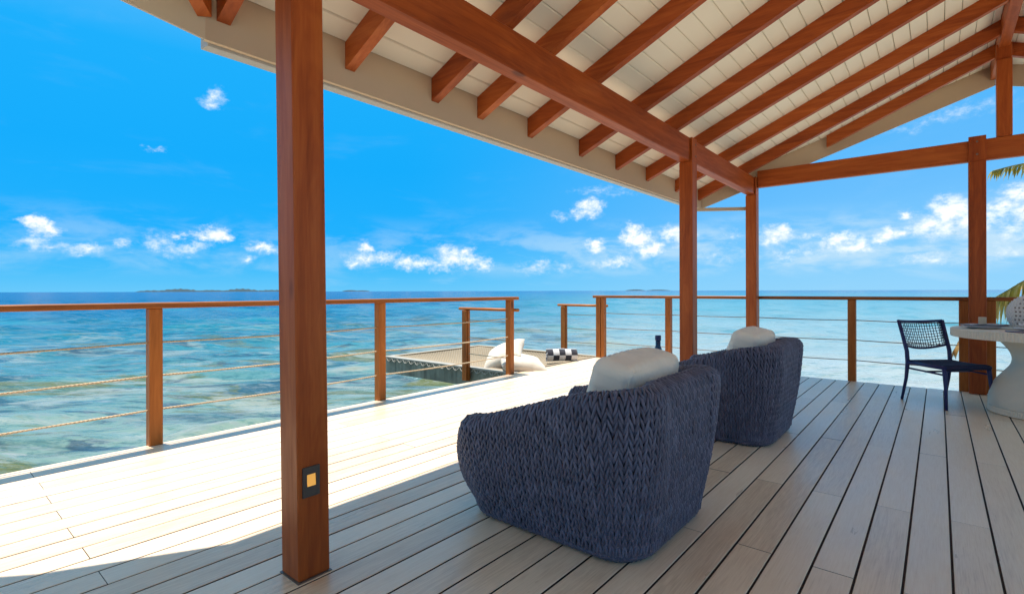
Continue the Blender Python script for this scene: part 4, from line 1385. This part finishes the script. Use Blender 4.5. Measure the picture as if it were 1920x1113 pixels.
# ------------------------------------------------------------------ pierced urchin vase
def make_vase():
    root = empty('vase', (0.735, 6.79, 0.7862), 'large white knobbly urchin shaped vase with pierced rows on the table', 'vase')
    H, RM = 0.372, 0.240
    def rad(v): return RM * (max(0.0, 1 - (2 * v - 0.86) ** 2 * (1.0 if v > 0.43 else 0.55))) ** 0.5 * (1 if v < 0.9 else 1)
    prof = [(max(0.05, rad(k / 28)), H * k / 28) for k in range(0, 27)]
    MB().lathe(prof, 72).build('vase_body', wicker_mat, root, True)
    kn, ho = MB(), MB()
    for j in range(1, 17):
        v = 0.06 + 0.84 * j / 17
        r = rad(v); z = H * v
        n = max(10, int(2 * math.pi * r / 0.036))
        for i in range(n):
            a = 2 * math.pi * (i + 0.5 * (j % 2)) / n
            pierced = (int(a / (2 * math.pi) * 10) % 2 == 0) and j % 2 == 0
            bm = bmesh.new(); bmesh.ops.create_icosphere(bm, subdivisions=1, radius=0.0085 if not pierced else 0.0105)
            M = Matrix.Translation((r * math.cos(a) * 1.003, r * math.sin(a) * 1.003, z)) @ Matrix.Rotation(a, 4, 'Z') @ Matrix.Diagonal((0.5, 1, 1, 1))
            (ho if pierced else kn).bm(bm, M)
    o = kn.build('knobs', wicker_mat, root, True, recalc=False); o['kind'] = 'stuff'
    o = ho.build('hole_shade_dots', hole_mat, root, True, recalc=False); o['kind'] = 'stuff'  # solid dark dots, their colour stands for the shade inside openings
make_vase()

# ------------------------------------------------------------------ coconut palm
def leaf_mat(name, a, b_, c_):
    m, T, b = material(name)
    v, rnd, _ = coords(T)
    n = T.noise(v, 6, 4, 0.6)
    at = T.n.new('ShaderNodeAttribute'); at.attribute_name = 'strand'
    f = T.math('ADD', T.math('MULTIPLY', n, 0.5), T.math('MULTIPLY', at.outputs['Fac'], 0.5))
    T.l.new(T.ramp(f, [(0.2, a), (0.5, b_), (0.8, c_)]), b.inputs['Base Color'])
    b.inputs['Roughness'].default_value = 0.45
    tr = T.n.new('ShaderNodeBsdfTranslucent')
    T.l.new(T.ramp(f, [(0.2, a), (0.5, b_), (0.8, c_)]), tr.inputs[0])
    mx_ = T.n.new('ShaderNodeMixShader'); mx_.inputs[0].default_value = 0.35
    T.l.new(b.outputs[0], mx_.inputs[1]); T.l.new(tr.outputs[0], mx_.inputs[2])
    T.l.new(mx_.outputs[0], T.n['Material Output'].inputs[0])
    return m
frond_green = leaf_mat('palm_leaf', (0.16, 0.16, 0.02), (0.42, 0.36, 0.05), (0.62, 0.52, 0.18))
frond_dry = leaf_mat('palm_leaf_dry', (0.20, 0.10, 0.03), (0.42, 0.24, 0.07), (0.62, 0.45, 0.20))
bark_mat = paint('palm_bark', (0.28, 0.23, 0.18), 0.9, 0.25, 12, 0.2, 0.5)

def frond(parent, pts, leaf_len, n, mat, seed, droop=1.0, width=0.016):
    """rib through pts, leaflets hanging on both sides"""
    rg = random.Random(seed)
    P = [Vector(p) for p in pts]
    def at(t):
        f = t * (len(P) - 1); i = min(len(P) - 2, int(f)); u = f - i
        p0, p1, p2, p3 = P[max(0, i - 1)], P[i], P[i + 1], P[min(len(P) - 1, i + 2)]
        return 0.5 * (2 * p1 + (p2 - p0) * u + (2 * p0 - 5 * p1 + 4 * p2 - p3) * u * u + (3 * p1 - p0 - 3 * p2 + p3) * u ** 3)
    mb = MB(); A = []
    m = 24
    mb.tube([at(k / m) for k in range(m + 1)], [0.017 * (1 - 0.8 * k / m) + 0.002 for k in range(m + 1)], 6)
    A += [0.8] * len(mb.v)
    for k in range(n):
        t = 0.10 + 0.89 * k / (n - 1)
        p = at(t); d = (at(min(1, t + 0.02)) - at(max(0, t - 0.02))).normalized()
        side = d.cross(Vector((0, 0, 1)))
        side = side.normalized() if side.length > 1e-3 else Vector((1, 0, 0))
        for s in (-1, 1):
            L = leaf_len * (0.45 + 0.55 * math.sin(math.pi * min(1, 0.15 + t * 0.85)) ) * rg.uniform(0.8, 1.1)
            o0 = (side * s * 0.75 + d * 0.55 + Vector((0, 0, 0.15))).normalized()
            dn = Vector((rg.uniform(-0.12, 0.12), rg.uniform(-0.12, 0.12), -1))
            q = p.copy(); dirv = o0
            shade = rg.random()
            o = len(mb.v)
            ns = 6
            wv = dirv.cross(Vector((0, 0, 1))).normalized()
            for i in range(ns + 1):
                u = i / ns
                w = width * (0.5 + 1.1 * u if u < 0.35 else 0.885 * (1 - ((u - 0.35) / 0.65) ** 1.6)) * rg.uniform(0.95, 1.05)
                w = max(w, 0.0006)
                mb.v.append(tuple(q - wv * w + Vector((0, 0, w * 0.5)))); mb.v.append(tuple(q)); mb.v.append(tuple(q + wv * w + Vector((0, 0, w * 0.5))))
                A += [shade] * 3
                dirv = (dirv + dn * (0.20 + 0.22 * droop) * rg.uniform(0.8, 1.2)).normalized()
                q = q + dirv * (L / ns)
            for i in range(ns):
                a = o + i * 3
                mb.f.append((a, a + 1, a + 4, a + 3)); mb.f.append((a + 1, a + 2, a + 5, a + 4))
    me = mb.raw('frond')
    at_ = me.attributes.new('strand', 'FLOAT', 'POINT'); at_.data.foreach_set('value', A)
    return link('frond', me, mat, parent, False)

palm = empty('palm_tree', (0, 0, 0), 'coconut palm with yellow green fronds beyond the right end of the railing', 'palm tree')
CR = Vector((1.75, 9.2, 1.95))      # crown
tr_pts = [(8.2, 9.9, -1.3), (6.6, 9.75, -0.55), (4.9, 9.55, 0.15), (3.3, 9.35, 0.95), tuple(CR)]
MB().tube(tr_pts, [0.19, 0.15, 0.12, 0.105, 0.12], 16).build('trunk', bark_mat, palm, True)
FR = [
    # upper frond arching left in front of the sky
    ([CR, (1.60, 9.15, 2.32), (1.30, 9.05, 2.60), (0.92, 8.95, 2.72), (0.54, 8.85, 2.66)], 0.34, 48, 0.8, 0),
    # lower frond reaching over the railing
    ([CR, (1.50, 9.0, 1.85), (1.15, 8.85, 1.55), (0.80, 8.70, 1.27), (0.48, 8.62, 1.02)], 0.75, 54, 1.2, 0),
    # dry frond hanging behind the far post
    ([CR, (1.35, 9.3, 1.60), (0.80, 9.25, 1.20), (0.40, 9.2, 0.85), (0.17, 9.15, 0.35)], 0.34, 40, 1.6, 1),
    ([CR, (2.1, 9.0, 2.5), (2.6, 8.9, 2.7), (3.2, 8.8, 2.5), (3.6, 8.7, 2.1)], 0.6, 44, 1.0, 0),
    ([CR, (2.2, 9.5, 2.5), (2.8, 9.9, 2.7), (3.3, 10.4, 2.4), (3.6, 10.8, 1.9)], 0.6, 44, 1.0, 0),
    ([CR, (1.6, 9.7, 2.6), (1.4, 10.3, 2.9), (1.25, 11.0, 2.8), (1.2, 11.6, 2.4)], 0.6, 44, 1.0, 0),
    ([CR, (2.1, 9.3, 1.9), (2.7, 9.4, 1.6), (3.2, 9.5, 1.1), (3.5, 9.6, 0.5)], 0.6, 44, 1.2, 0),
    ([CR, (1.9, 8.9, 2.1), (2.1, 8.6, 1.9), (2.3, 8.35, 1.5), (2.4, 8.2, 1.0)], 0.5, 40, 1.2, 1),
]
for i, (pts, ll, n, dr, dry) in enumerate(FR):
    frond(palm, pts, ll, n, frond_dry if dry else frond_green, 20 + i, dr)
